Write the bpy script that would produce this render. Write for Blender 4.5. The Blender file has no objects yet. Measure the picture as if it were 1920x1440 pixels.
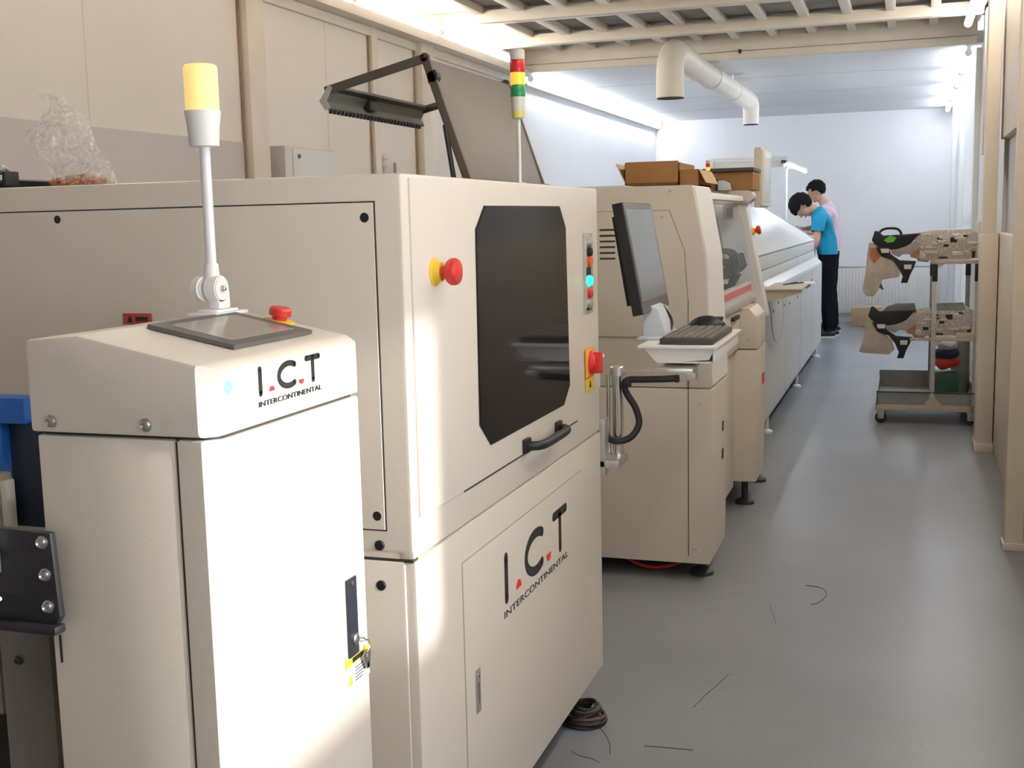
import bpy, bmesh, math, random
from mathutils import Vector, Matrix, Quaternion
random.seed(7)
SC = bpy.context.scene
COL = SC.collection
# ------------------------------------------------------------------ camera
F_PX = 2214.0
cd = bpy.data.cameras.new('camera'); cam = bpy.data.objects.new('camera', cd); COL.objects.link(cam)
cd.sensor_width = 36.0; cd.lens = F_PX / 1920 * 36.0; cd.clip_start = .05; cd.clip_end = 100
RX = ((0.94849789, 0.02155677, -0.31604913), (0.31597251, -0.13571974, 0.93901093), (-0.02265206, -0.99051273, -0.13554123))
m = Matrix(((RX[0][0], -RX[0][1], -RX[0][2], 0), (RX[1][0], -RX[1][1], -RX[1][2], 0), (RX[2][0], -RX[2][1], -RX[2][2], 1.36), (0, 0, 0, 1)))
cam.matrix_world = m
SC.camera = cam
# ------------------------------------------------------------------ world, sun, colour management
w = bpy.data.worlds.new('sky'); SC.world = w; w.use_nodes = True
bg = w.node_tree.nodes['Background']; bg.inputs[0].default_value = (.80, .88, 1, 1); bg.inputs[1].default_value = 3.0
sd = bpy.data.lights.new('sun', 'SUN'); sd.energy = 4.5; sd.angle = math.radians(3.5); sd.color = (1, .96, .90)
sun = bpy.data.objects.new('sun', sd); COL.objects.link(sun)
SUN_DIR = Vector((-1.0, -.03, -.30)).normalized()      # direction the light travels: in through the window on the right
sun.rotation_euler = SUN_DIR.to_track_quat('-Z', 'Y').to_euler()
sun.location = (4, 1, 3)
al = bpy.data.lights.new('window_daylight', 'AREA'); al.shape = 'RECTANGLE'; al.size = 2.0; al.size_y = .55; al.energy = 9; al.color = (.93, .96, 1)
wl = bpy.data.objects.new('window_daylight', al); COL.objects.link(wl); wl.location = (.90, .95, 1.38)
wl.rotation_euler = Vector((-1, 0, -.25)).to_track_quat('-Z', 'Y').to_euler()
SC.view_settings.view_transform = 'Standard'; SC.view_settings.look = 'None'
SC.view_settings.exposure = 0.44; SC.view_settings.gamma = 1.0; SC.view_settings.use_curve_mapping = False
SC.cycles.use_denoising = True; SC.cycles.max_bounces = 8; SC.cycles.diffuse_bounces = 6; SC.cycles.sample_clamp_indirect = 6.0
# ------------------------------------------------------------------ materials
MATS = {}
def mat(name, col, rough=.5, metal=0.0, noise=0.0, nscale=30.0, bump=0.0, bscale=200.0, emit=0.0, ecol=None, alpha=1.0, trans=0.0, coat=0.0, spec=.5):
    if name in MATS: return MATS[name]
    M = bpy.data.materials.new(name); M.use_nodes = True; nt = M.node_tree; b = nt.nodes['Principled BSDF']
    c = tuple(col) + (1,)
    b.inputs['Base Color'].default_value = c; b.inputs['Roughness'].default_value = rough; b.inputs['Metallic'].default_value = metal
    b.inputs['Specular IOR Level'].default_value = spec
    if coat: b.inputs['Coat Weight'].default_value = coat; b.inputs['Coat Roughness'].default_value = .15
    tc = nt.nodes.new('ShaderNodeTexCoord')
    if noise:
        n = nt.nodes.new('ShaderNodeTexNoise'); n.inputs['Scale'].default_value = nscale; n.inputs['Detail'].default_value = 5
        nt.links.new(tc.outputs['Object'], n.inputs['Vector'])
        r = nt.nodes.new('ShaderNodeValToRGB'); r.color_ramp.elements[0].position = .3; r.color_ramp.elements[1].position = .7
        r.color_ramp.elements[0].color = tuple(max(0, x * (1 - noise)) for x in col) + (1,)
        r.color_ramp.elements[1].color = tuple(min(1, x * (1 + noise)) for x in col) + (1,)
        nt.links.new(n.outputs['Fac'], r.inputs['Fac']); nt.links.new(r.outputs['Color'], b.inputs['Base Color'])
    if bump:
        n2 = nt.nodes.new('ShaderNodeTexNoise'); n2.inputs['Scale'].default_value = bscale; n2.inputs['Detail'].default_value = 3
        nt.links.new(tc.outputs['Object'], n2.inputs['Vector'])
        bp = nt.nodes.new('ShaderNodeBump'); bp.inputs['Strength'].default_value = bump; bp.inputs['Distance'].default_value = .002
        nt.links.new(n2.outputs['Fac'], bp.inputs['Height']); nt.links.new(bp.outputs['Normal'], b.inputs['Normal'])
    if emit:
        b.inputs['Emission Color'].default_value = tuple(ecol or col) + (1,); b.inputs['Emission Strength'].default_value = emit
    if alpha < 1: b.inputs['Alpha'].default_value = alpha
    if trans: b.inputs['Transmission Weight'].default_value = trans
    MATS[name] = M
    return M
PAINT = mat('machine_paint', (.68, .615, .53), .38, noise=.02, nscale=3, bump=.12, bscale=420)
PAINT2 = mat('mounter_paint', (.64, .575, .49), .42, noise=.02, nscale=3)
WHITE = mat('white_paint', (.80, .79, .76), .4, noise=.015, nscale=4)
OVENW = mat('oven_paint', (.62, .64, .62), .35, noise=.02, nscale=3)
GAP = mat('gap_dark', (.05, .045, .04), .9, noise=.1)
WALL = mat('wall_panel_paint', (.82, .775, .73), .55, noise=.02, nscale=1.5)
WALLC = mat('wall_far_paint', (.78, .78, .79), .55, noise=.02, nscale=1.5)
POST = mat('post_paint', (.68, .60, .50), .5, noise=.03, nscale=4)
BEAM = mat('beam_paint', (.74, .68, .60), .45, noise=.04, nscale=6)
DECK = mat('deck_board', (.20, .185, .17), .6, noise=.25, nscale=5)
BLACK = mat('black_plastic', (.012, .012, .014), .5, noise=.1, nscale=60)
DGREY = mat('dark_grey_plastic', (.075, .072, .068), .45, noise=.08, nscale=60)
FRAMEB = mat('dark_brown_frame', (.075, .06, .045), .5, noise=.1, nscale=20)
STEEL = mat('steel', (.55, .54, .52), .32, 1.0, noise=.08, nscale=40)
ALU = mat('aluminium', (.62, .60, .57), .38, .8, noise=.08, nscale=30)
RED = mat('red_plastic', (.62, .035, .03), .35, noise=.04)
YEL = mat('yellow_plastic', (.80, .52, .04), .45, noise=.04)
GLASS = mat('tinted_window', (.006, .006, .008), .07, noise=.05, spec=.3)
INK = mat('logo_black', (.02, .02, .02), .5, noise=.05)
INKR = mat('logo_red', (.75, .03, .03), .5, noise=.03)
CARD = mat('cardboard', (.30, .145, .05), .8, noise=.08, nscale=12)
CARDL = mat('cardboard_light', (.48, .33, .19), .8, noise=.08, nscale=12)
SCREENG = mat('off_screen', (.20, .21, .23), .18, noise=.03)
TUBEW = mat('tube_glow_warm', (1, .95, .86), .5, emit=24, ecol=(1, .945, .865), noise=.01)
TUBEC = mat('tube_glow_cool', (.93, .97, 1), .5, emit=28, ecol=(.86, .91, 1), noise=.01)
SKIN = mat('skin', (.52, .29, .20), .5, noise=.05, nscale=20)
HAIR = mat('black_hair', (.008, .007, .008), .9, spec=.15, noise=.3, nscale=90, bump=.5, bscale=150)
# ------------------------------------------------------------------ mesh helpers
class MB:
    def __init__(s): s.bm = bmesh.new()
    def _add(s, t):
        me = bpy.data.meshes.new('t'); t.to_mesh(me); t.free(); s.bm.from_mesh(me); bpy.data.meshes.remove(me); return s
    def box(s, x0, x1, y0, y1, z0, z1, bv=0.0, rot=None, seg=2):
        t = bmesh.new(); bmesh.ops.create_cube(t, size=1)
        bmesh.ops.scale(t, vec=(x1 - x0, y1 - y0, z1 - z0), verts=t.verts)
        if bv: bmesh.ops.bevel(t, geom=t.edges[:], offset=bv, segments=seg, affect='EDGES', profile=.6)
        if rot: bmesh.ops.transform(t, matrix=rot, verts=t.verts)
        bmesh.ops.translate(t, vec=((x0 + x1) / 2, (y0 + y1) / 2, (z0 + z1) / 2), verts=t.verts)
        return s._add(t)
    def cyl(s, p0, p1, r, r2=None, seg=24, bv=0.0, cap=True):
        p0, p1 = Vector(p0), Vector(p1); d = p1 - p0; t = bmesh.new()
        bmesh.ops.create_cone(t, segments=seg, radius1=r, radius2=(r if r2 is None else r2), depth=d.length, cap_ends=cap, cap_tris=False)
        if bv:
            es = [e for e in t.edges if e.is_boundary or any(len(f.verts) > 4 for f in e.link_faces)]
            bmesh.ops.bevel(t, geom=es, offset=bv, segments=2, affect='EDGES')
        q = Vector((0, 0, 1)).rotation_difference(d.normalized())
        bmesh.ops.transform(t, matrix=Matrix.Translation((p0 + p1) / 2) @ q.to_matrix().to_4x4(), verts=t.verts)
        return s._add(t)
    def tube(s, pts, r, seg=10, rad=None, closed=False):
        pts = [Vector(p) for p in pts]; t = bmesh.new(); rings = []; n = len(pts)
        up = None
        for i, p in enumerate(pts):
            a = pts[i - 1] if i > 0 else (pts[-1] if closed else p); b = pts[i + 1] if i < n - 1 else (pts[0] if closed else p)
            d = (b - a).normalized()
            if up is None:
                up = d.cross(Vector((0, 0, 1)));
                if up.length < .1: up = d.cross(Vector((0, 1, 0)))
                up.normalize()
            up = (up - d * up.dot(d)).normalized(); v = d.cross(up)
            rr = rad[i] if rad else r
            rings.append([t.verts.new(p + (up * math.cos(k * 2 * math.pi / seg) + v * math.sin(k * 2 * math.pi / seg)) * rr) for k in range(seg)])
        for i in range(n - 1 + (1 if closed else 0)):
            A, B = rings[i], rings[(i + 1) % n]
            for k in range(seg): t.faces.new((A[k], A[(k + 1) % seg], B[(k + 1) % seg], B[k]))
        if not closed: t.faces.new(rings[0][::-1]); t.faces.new(rings[-1])
        bmesh.ops.recalc_face_normals(t, faces=t.faces)
        return s._add(t)
    def prism(s, poly, axis, a0, a1, bv=0.0):
        """poly of 2-D points: axis 'x' -> (y,z), 'y' -> (x,z), 'z' -> (x,y)"""
        t = bmesh.new()
        def P(u, v, a): return {'x': (a, u, v), 'y': (u, a, v), 'z': (u, v, a)}[axis]
        A = [t.verts.new(P(u, v, a0)) for u, v in poly]; B = [t.verts.new(P(u, v, a1)) for u, v in poly]
        t.faces.new(A); t.faces.new(B[::-1]); n = len(poly)
        for i in range(n): t.faces.new((A[i], B[i], B[(i + 1) % n], A[(i + 1) % n]))
        bmesh.ops.recalc_face_normals(t, faces=t.faces)
        if bv: bmesh.ops.bevel(t, geom=t.edges[:], offset=bv, segments=2, affect='EDGES', profile=.6)
        return s._add(t)
    def lathe(s, c, prof, axis=(0, 0, 1), seg=28):
        """prof: (radius, height) along axis from c"""
        t = bmesh.new(); q = Vector((0, 0, 1)).rotation_difference(Vector(axis).normalized()); c = Vector(c); rings = []
        for r, h in prof:
            rings.append([t.verts.new(c + q @ Vector((r * math.cos(k * 2 * math.pi / seg), r * math.sin(k * 2 * math.pi / seg), h))) for k in range(seg)])
        for A, B in zip(rings, rings[1:]):
            for k in range(seg): t.faces.new((A[k], A[(k + 1) % seg], B[(k + 1) % seg], B[k]))
        t.faces.new(rings[0][::-1]); t.faces.new(rings[-1])
        bmesh.ops.recalc_face_normals(t, faces=t.faces)
        return s._add(t)
    def cut(s, co, no):
        g = s.bm.verts[:] + s.bm.edges[:] + s.bm.faces[:]
        r = bmesh.ops.bisect_plane(s.bm, geom=g, plane_co=co, plane_no=no, clear_outer=True)
        bmesh.ops.holes_fill(s.bm, edges=[e for e in s.bm.edges if e.is_boundary])
        bmesh.ops.recalc_face_normals(s.bm, faces=s.bm.faces); return s
    def ball(s, c, r, sc=(1, 1, 1), rot=None, sub=3):
        t = bmesh.new(); bmesh.ops.create_icosphere(t, subdivisions=sub, radius=r); bmesh.ops.scale(t, vec=sc, verts=t.verts)
        if rot: bmesh.ops.transform(t, matrix=rot, verts=t.verts)
        bmesh.ops.translate(t, vec=c, verts=t.verts); return s._add(t)
    def quad(s, *p):
        t = bmesh.new(); t.faces.new([t.verts.new(q) for q in p]); return s._add(t)
    def slab(s, pts, off):
        """polygon in space given thickness along off"""
        t = bmesh.new(); off = Vector(off); A = [t.verts.new(p) for p in pts]; B = [t.verts.new(Vector(p) + off) for p in pts]; n = len(pts)
        t.faces.new(A); t.faces.new(B[::-1])
        for i in range(n): t.faces.new((A[i], B[i], B[(i + 1) % n], A[(i + 1) % n]))
        bmesh.ops.recalc_face_normals(t, faces=t.faces); return s._add(t)
    def build(s, name, mt, parent=None, loc=None, smooth=True):
        me = bpy.data.meshes.new(name)
        base = Vector(loc) if loc is not None else (world_loc(parent) if parent else Vector((0, 0, 0)))
        bmesh.ops.translate(s.bm, vec=-base, verts=s.bm.verts)
        s.bm.to_mesh(me); s.bm.free()
        o = bpy.data.objects.new(name, me); COL.objects.link(o); me.materials.append(mt)
        if smooth:
            me.shade_smooth()
            try: me.set_sharp_from_angle(angle=math.radians(35))
            except Exception: pass
        if parent:
            o.parent = parent; o.location = base - world_loc(parent)
        else: o.location = base
        return o
def world_loc(o):
    v = Vector(o.location)
    while o.parent: o = o.parent; v = v + Vector(o.location)
    return v
def tag(o, label=None, cat=None, group=None, kind=None):
    if label: o['label'] = label
    if cat: o['category'] = cat
    if group: o['group'] = group
    if kind: o['kind'] = kind
    return o
def thing(name, loc, label, cat, group=None):
    o = bpy.data.objects.new(name, None); COL.objects.link(o); o.location = loc; o.empty_display_size = .05
    return tag(o, label, cat, group)
def struct(name, mb, mt, parent=None):
    o = mb.build(name, mt, parent)
    if not parent: o['kind'] = 'structure'
    return o
def bx(*a, **k): return MB().box(*a, **k)
def screw(parent, p, axis, r=.006, mt=None, name='screw'):
    a = Vector(axis).normalized()
    mb = MB().lathe(Vector(p), [(r * 1.25, 0), (r * 1.25, .0012), (r, .0014), (r * .9, .005), (r * .5, .006), (r * .45, .0035), (r * .05, .0035)], axis, 16)
    return mb.build(name, mt or STEEL, parent)
def smoothpath(pts, n=8):
    P = [Vector(p) for p in pts]; out = []
    for i in range(len(P) - 1):
        p0 = P[max(i - 1, 0)]; p1 = P[i]; p2 = P[i + 1]; p3 = P[min(i + 2, len(P) - 1)]
        for k in range(n):
            t = k / n
            out.append(.5 * ((2 * p1) + (-p0 + p2) * t + (2 * p0 - 5 * p1 + 4 * p2 - p3) * t * t + (-p0 + 3 * p1 - 3 * p2 + p3) * t ** 3))
    out.append(P[-1]); return out
FONT_CACHE = {}
def text_mesh(txt, mt, name, parent, origin, ux, uy, width, height, off):
    """lettering fitted to width x height with axes ux, uy, lifted by off"""
    cu = bpy.data.curves.new('t', 'FONT'); cu.body = txt; cu.extrude = .01
    o = bpy.data.objects.new('t', cu); COL.objects.link(o)
    dg = bpy.context.evaluated_depsgraph_get(); me = bpy.data.meshes.new_from_object(o.evaluated_get(dg))
    bpy.data.objects.remove(o)
    xs = [v.co.x for v in me.vertices]; ys = [v.co.y for v in me.vertices]
    x0, x1, y0, y1 = min(xs), max(xs), min(ys), max(ys)
    ux, uy, off = Vector(ux), Vector(uy), Vector(off); org = Vector(origin) - world_loc(parent)
    for v in me.vertices:
        a = (v.co.x - x0) / (x1 - x0) * width; b = (v.co.y - y0) / (y1 - y0) * height; c = 1 if v.co.z > 0 else 0
        v.co = org + ux * a + uy * b + off * c
    me.materials.clear(); me.materials.append(mt)
    r = bpy.data.objects.new(name, me); COL.objects.link(r); r.parent = parent; return r
def ict_logo(parent, X, y0, y1, z0, z1, ztxt0, ztxt1, slope=0.0):
    """I . C . T mark on a +X face: letters from y0 to y1, z0 to z1"""
    W = y1 - y0; H = z1 - z0; e = .0012; h = H * .108
    def P(u, v): return Vector((X + e / 2, y0 + u * W, z0 + v * H + slope * u * W))
    def bar(pts, mb):
        mb.tube([P(*p) for p in pts], h)
    mb = MB()
    def flush():
        nonlocal mb
        mb.build('logo_letter', INK, parent); mb = MB()
    def stroke(pts):
        # flat thick stroke made as prism outline
        L = [P(*p) for p in pts]; n = len(L); t = bmesh.new(); A = []; B = []
        for i, p in enumerate(L):
            d = (L[min(i + 1, n - 1)] - L[max(i - 1, 0)]).normalized(); nn = Vector((0, -d.z, d.y))
            A.append(p + nn * h); B.append(p - nn * h)
        for (Q, xx) in ((0, 0), (1, e)):
            pass
        va = [t.verts.new(a) for a in A]; vb = [t.verts.new(b) for b in B]
        for i in range(n - 1): t.faces.new((va[i], va[i + 1], vb[i + 1], vb[i]))
        r = bmesh.ops.extrude_face_region(t, geom=t.faces[:])
        bmesh.ops.translate(t, vec=(-e, 0, 0), verts=[g for g in r['geom'] if isinstance(g, bmesh.types.BMVert)])
        bmesh.ops.recalc_face_normals(t, faces=t.faces); mb._add(t)
        for q in (L[0], L[-1]): mb.cyl(q - Vector((e, 0, 0)), q + Vector((0, 0, 0)), h, seg=16)
    stroke([(.035, .06), (.035, .94)]); flush()
    cx, cy, rx, ry = .47, .5, .155, .42
    stroke([(cx + rx * math.cos(a), cy + ry * math.sin(a)) for a in [math.radians(x) for x in range(52, 309, 12)]]); flush()
    stroke([(.76, .93), (.97, .93)]); stroke([(.865, .93), (.865, .06)]); flush()
    for cu, flip in ((.20, 1), (.665, -1)):
        pts = []; rr = H * .17
        c = P(cu, .06 if flip > 0 else .19)
        for a in range(0, 181, 15):
            a = math.radians(a); pts.append((c.y + rr * math.cos(a), c.z + flip * rr * 1.05 * math.sin(a)))
        MB().prism(pts, 'x', X - .0005, X + .0012).build('logo_dot', INKR, parent)
    text_mesh('INTERCONTINENTAL', INK, 'logo_caption', parent, (X - .0003, y0, ztxt0), (0, 1, slope), (0, 0, 1), W, ztxt1 - ztxt0, (.0012, 0, 0))
def estop(parent, p, axis, s=1.0, plate=True):
    a = Vector(axis).normalized(); p = Vector(p)
    if plate:
        pl = MB().lathe(p, [(.021 * s, 0), (.021 * s, .0015), (.017 * s, .003), (.014 * s, .010 * s), (.0135 * s, .012 * s)], a)
        r = pl.build('emergency_stop', YEL, parent)
    k = MB().lathe(p + a * .009 * s, [(.009 * s, 0), (.009 * s, .008 * s), (.016 * s, .012 * s), (.0195 * s, .017 * s), (.0195 * s, .024 * s), (.017 * s, .028 * s), (.010 * s, .030 * s), (.001, .0305 * s)], a)
    k.build('knob', RED, r)
    return r
# ================================================================== ROOM
XL, XR, YB = -3.2, .50, 15.7
FL = bpy.data.materials.new('vinyl_floor'); FL.use_nodes = True; nt = FL.node_tree; b = nt.nodes['Principled BSDF']
tc = nt.nodes.new('ShaderNodeTexCoord'); n1 = nt.nodes.new('ShaderNodeTexNoise'); n1.inputs['Scale'].default_value = 1.3; n1.inputs['Detail'].default_value = 6
n2 = nt.nodes.new('ShaderNodeTexNoise'); n2.inputs['Scale'].default_value = 90; n2.inputs['Detail'].default_value = 3
mx = nt.nodes.new('ShaderNodeMix'); mx.data_type = 'FLOAT'; mx.inputs[0].default_value = .35
cr = nt.nodes.new('ShaderNodeValToRGB'); cr.color_ramp.elements[0].position = .35; cr.color_ramp.elements[1].position = .68
cr.color_ramp.elements[0].color = (.205, .217, .232, 1); cr.color_ramp.elements[1].color = (.265, .280, .300, 1)
for n in (n1, n2): nt.links.new(tc.outputs['Object'], n.inputs['Vector'])
nt.links.new(n1.outputs['Fac'], mx.inputs[2]); nt.links.new(n2.outputs['Fac'], mx.inputs[3]); nt.links.new(mx.outputs[0], cr.inputs['Fac'])
nt.links.new(cr.outputs['Color'], b.inputs['Base Color']); b.inputs['Roughness'].default_value = .34
struct('floor', bx(XL - .2, 1.4, -2.6, YB + .2, -.05, 0), FL)
# left wall: sandwich panels with posts, darker lower band
struct('wall_left', bx(XL - .1, XL, -2.5, 9.85, 0, 2.82), WALL)
struct('wall_left_far', bx(XL - .1, XL, 9.85, YB, 0, 2.82), WALLC)
mb = MB()
for y in (-1.2, .1, 1.4, 2.9, 4.15, 6.28): mb.box(XL, XL + .0015, y, y + .006, 0, 2.8)
mb.box(XL, XL + .02, -2.5, 9.8, 2.655, 2.80, .003)
struct('trim_1', mb, BEAM)
mb = MB()
for y0, y1, d in ((5.35, 5.52, .05), (6.86, 6.95, .03), (7.58, 7.80, .06), (2.4, 2.6, .05)): mb.box(XL, XL + d, y0, y1, 0, 2.66, .006)
struct('trim_2', mb, BEAM)
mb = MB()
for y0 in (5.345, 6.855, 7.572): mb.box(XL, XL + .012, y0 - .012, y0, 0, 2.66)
struct('trim_3', mb, mat('joint_strip_brown', (.30, .22, .15), .7, noise=.1))  # brown panel seams along the near edge of the posts
struct('trim_4', bx(XL, XL + .008, -2.5, 5.33, 0, 1.79, .002), mat('lower_wall_cladding', (.58, .54, .53), .5, noise=.02, nscale=2))
struct('trim_20', MB().box(XL, XL + .125, -2.5, 9.78, 2.575, 2.635, .004).box(XL, XL + .026, -2.5, 9.78, 2.52, 2.574, .003), BEAM)
struct('trim_21', bx(XL, XL + .05, 9.95, YB, 2.53, 2.548, .003), WALLC)
struct('trim_5', bx(XL, XL + .008, 9.9, YB, .0, .09, .002), WHITE)
# back wall and wall behind the viewer
struct('wall_back', bx(XL - .1, 1.4, YB, YB + .1, 0, 2.9), WALLC)
struct('wall_front', bx(XL - .1, 1.4, -2.6, -2.5, 0, 2.9), WALL)
mb = MB()
for x in (-2.3, -1.35, -.4): mb.box(x, x + .006, YB - .002, YB, 0, 2.63)
struct('trim_6', mb, WALLC)
# right wall: window opening beside the viewer, panels and posts further on
WX = .52
mb = MB().box(WX, WX + .1, -2.5, -.6, 0, 2.82).box(WX, WX + .1, 1.995, 5.08, 0, 2.82).box(WX, WX + .1, -.6, 1.995, 0, 1.00).box(WX, WX + .1, -.6, 1.995, 1.62, 2.82)
struct('wall_right', mb, WALL)
mb = MB()
for y in (-.6, .13, .93, 1.955): mb.box(WX + .02, WX + .07, y, y + .04, 1.00, 1.62, .004)
mb.box(WX + .02, WX + .07, -.6, 1.995, 1.00, 1.03, .004).box(WX + .02, WX + .07, -.6, 1.995, 1.59, 1.62, .004)
win = struct('window_1', mb, WHITE)
win['kind'] = 'structure'
struct('wall_right_far', bx(XR, XR + .1, 7.3, YB, 0, 2.82), WALLC)
mb = MB().box(XR - .02, XR + .08, 5.08, 7.3, 0, 1.24, .004).box(XR - .02, XR + .08, 5.08, 7.3, 1.76, 2.82, .004)
struct('wall_right_panels', mb, POST)
mb = MB().box(XR + .02, XR + .03, 5.08, 7.3, 1.24, 1.76)
struct('window_2', mb, mat('frosted_pane', (.62, .60, .60), .25, noise=.03, nscale=2))
mb = MB()
mb.box(.392, .462, 5.03, 5.12, 0, 2.80, .004)
struct('trim_7', mb, POST)
struct('trim_8', bx(.392, .462, 7.15, 7.32, 0, 2.80, .004), POST)
struct('trim_9', bx(.384, .475, 7.13, 7.33, 0, 1.235, .004), POST)
struct('trim_10', MB().box(.378, .480, 7.125, 7.335, 0, .05, .004).box(.385, .47, 5.024, 5.122, 0, .03, .003), POST)
mb = MB().box(.43, .50, 8.15, 8.28, 1.72, 2.62, .004)
struct('trim_11', mb, POST)
mb = MB()
for y, d in ((9.9, .04), (12.55, .05), (14.7, .05)): mb.box(XR - d, XR, y, y + .14, 0, 2.6, .004)
struct('trim_12', mb, mat('pale_green_post', (.70, .72, .69), .5, noise=.02))
# far smooth ceiling, near mezzanine deck with steel joists
struct('ceiling', bx(XL - .1, 1.2, 9.86, YB + .1, 2.63, 2.72), WALLC)
mb = MB()
for y in (11.3, 12.8, 14.3): mb.box(XL, XR, y, y + .022, 2.6292, 2.631)
struct('trim_13', mb, mat('ceiling_joint', (.50, .50, .52), .6, noise=.05))
struct('ceiling_deck', bx(XL - .1, 1.2, -2.6, 9.86, 2.825, 2.90), DECK)
mb = MB()
x = XL + .34
while x < .55:
    mb.box(x, x + .065, -2.5, 9.8, 2.775, 2.826, .003); x += .297
struct('trim_14', mb, BEAM)
mb = MB()
for y in (-1.0, .35, 1.75, 3.15, 4.4, 5.6, 6.75): mb.box(XL, .55, y - .05, y + .05, 2.715, 2.815, .006)
struct('trim_15', mb, BEAM)
mb = MB().box(XL, .46, 7.86, 7.96, 2.715, 2.80, .006)
struct('trim_16', mb, BEAM)
mb = MB().box(XL, .46, 9.0, 9.10, 2.718, 2.80, .006)
struct('trim_17', mb, BEAM)
mb = MB().box(XL, .46, 9.80, 9.88, 2.615, 2.675, .006).box(XL, .46, 9.82, 9.88, 2.68, 2.83, .003)
struct('trim_18', mb, BEAM)
struct('trim_19', bx(XL, XL + .34, -2.5, 9.8, 2.80, 2.826), BEAM)
mb = MB()
for k in range(9):
    mb.box(XL + .36, XL + .362, .0 + k, .6 + k, 2.79, 2.80)
# fluorescent tubes
def tube_light(name, x, y0, y1, z, warm, label, group, side):
    t = thing(name, (x, (y0 + y1) / 2, z), label, 'light', group)
    MB().cyl((x, y0, z), (x, y1, z), .026, seg=16).build('tube', TUBEW if warm else TUBEC, t)
    MB().box(x - .02 if side < 0 else x - .012, x + .012 if side < 0 else x + .02, y0 - .01, y1 + .01, z + .022, z + .05, .004).build('housing', WHITE, t)
    for y in (y0 - .008, y1 + .008): MB().cyl((x, y - .01, z), (x, y + .01, z), .027, seg=16).build('end_cap', WHITE, t)
    return t
near_l = [(2.7, 3.9), (3.95, 5.15), (5.2, 6.42), (6.47, 7.78), (7.84, 9.3)]
for i, (a, c) in enumerate(near_l):
    lb = {8: 'lit fluorescent tube at the left ceiling edge, ending at the white header beam', 7: 'lit fluorescent tube along the left ceiling edge, cut by the top of the frame'}.get(i + 4, 'lit fluorescent tube along the left ceiling edge, nearer than the frame shows')
    tube_light('tube_light', XL + .10, a, c, 2.668, True, lb, 'fluorescent tubes along the left wall', -1)
far_l = [(10.0, 11.4), (11.45, 12.85), (12.9, 14.3), (14.35, 15.6)]
fl = ['first lit fluorescent tube beyond the header on the left wall, nearest the tower light', 'second lit fluorescent tube beyond the header on the left wall', 'third lit fluorescent tube on the far left wall, before the corner', 'lit fluorescent tube touching the far left corner of the room']
for (a, c), lb in zip(far_l, fl): tube_light('tube_light', XL + .07, a, c, 2.585, False, lb, 'fluorescent tubes along the far left wall', -1)
far_r = [(10.1, 11.3), (11.5, 12.5), (12.75, 13.9), (14.1, 15.4)]
fr = ['lit fluorescent tube on the far right wall, right below the header beam', 'second lit fluorescent tube behind the header on the right wall', 'third lit fluorescent tube along the far right wall', 'lit fluorescent tube in the far right corner of the room']
for (a, c), lb in zip(far_r, fr): tube_light('tube_light', XR - .09, a, c, 2.585, False, lb, 'fluorescent tubes along the far right wall', 1)
for i, (a, c) in enumerate([(-1.2, .1), (.2, 1.5), (1.6, 2.9), (3.0, 4.3), (4.4, 5.7), (5.8, 7.1), (7.7, 9.05)]):  # all but the last are unseen tubes, added as fill light
    tube_light('tube_light', .36, a, c, 2.66, True, 'lit fluorescent tube at the right ceiling edge, before the header beam' if i == 6 else 'unseen fluorescent tube added as fill along the right ceiling edge, nearer than the frame shows', 'fluorescent tubes along the near right wall', 1)
# ================================================================== SCREEN PRINTER (big machine with window)
P = thing('solder_paste_printer', (-1.5, 2.455, 0), 'large cream printer machine with dark tinted window and black front handle', 'machine')
FX = -.792
MB().box(-2.35, FX - .012, 1.812, 3.10, .125, 1.440, .006).build('body', PAINT, P)
# near side (towards viewer)
MB().box(-2.35, FX - .002, 1.8065, 1.83, .80, 1.445, .007).build('side_frame', PAINT, P)
MB().box(-1.93, -.8405, 1.8045, 1.81, .8385, 1.4005).build('panel_gasket', GAP, P)
MB().box(-1.9275, -.8430, 1.8025, 1.812, .8410, 1.3980, .0012).build('side_panel', PAINT, P)
MB().box(-2.35, FX - .003, 1.808, 1.83, .784, .789).build('seam_gasket', GAP, P)
MB().box(-2.35, -.8105, 1.8065, 1.83, .125, .7855, .004).build('lower_side_panel', PAINT, P)
for x, z, r in ((-1.475, 1.384, .0085), (-.859, 1.3735, .0095), (-.857, .865, .0095), (-.8555, .8125, .009), (-.8555, .741, .009)):
    MB().lathe((x, 1.8065, z), [(r, 0), (r, .0028), (r * .85, .0042), (r * .3, .0044)], (0, -1, 0), 24).build('quarter_turn_latch', BLACK, P)
# front (aisle) face
MB().box(FX - .03, FX - .001, 1.808, 3.106, .7885, 1.445, .007).build('front_frame', PAINT, P)
MB().box(FX - .03, FX, 1.812, 3.106, .118, .785, .005).build('lower_front', PAINT, P)
MB().box(FX - .002, FX + .0010, 2.0285, 2.903, .30, .7215).build('door_gasket', mat('seam_grey', (.33, .30, .26), .7, noise=.05), P)
MB().box(FX - .002, FX + .0022, 2.0305, 2.901, .150, .7195, .0012).build('lower_door', PAINT, P)
MB().box(FX - .004, FX + .0008, 2.055, 2.869, .853, .8572).build('hood_gasket', GAP, P)
hood = MB().box(FX - .003, FX + .003, 1.835, 2.870, .8575, 1.438, .002).build('hood', PAINT, P)
wpoly = [(2.203, .920), (2.732, .919), (2.787, .960), (2.772, 1.343), (2.722, 1.393), (2.198, 1.391), (2.146, 1.346), (2.141, .970)]
MB().prism([(y * 1.0 + (y - 2.46) * .012, z + (z - 1.155) * .012) for y, z in wpoly], 'x', FX + .001, FX + .0042).build('window_seal', BLACK, hood)
MB().prism(wpoly, 'x', FX + .001, FX + .0050).build('tinted_window', GLASS, hood)
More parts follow.
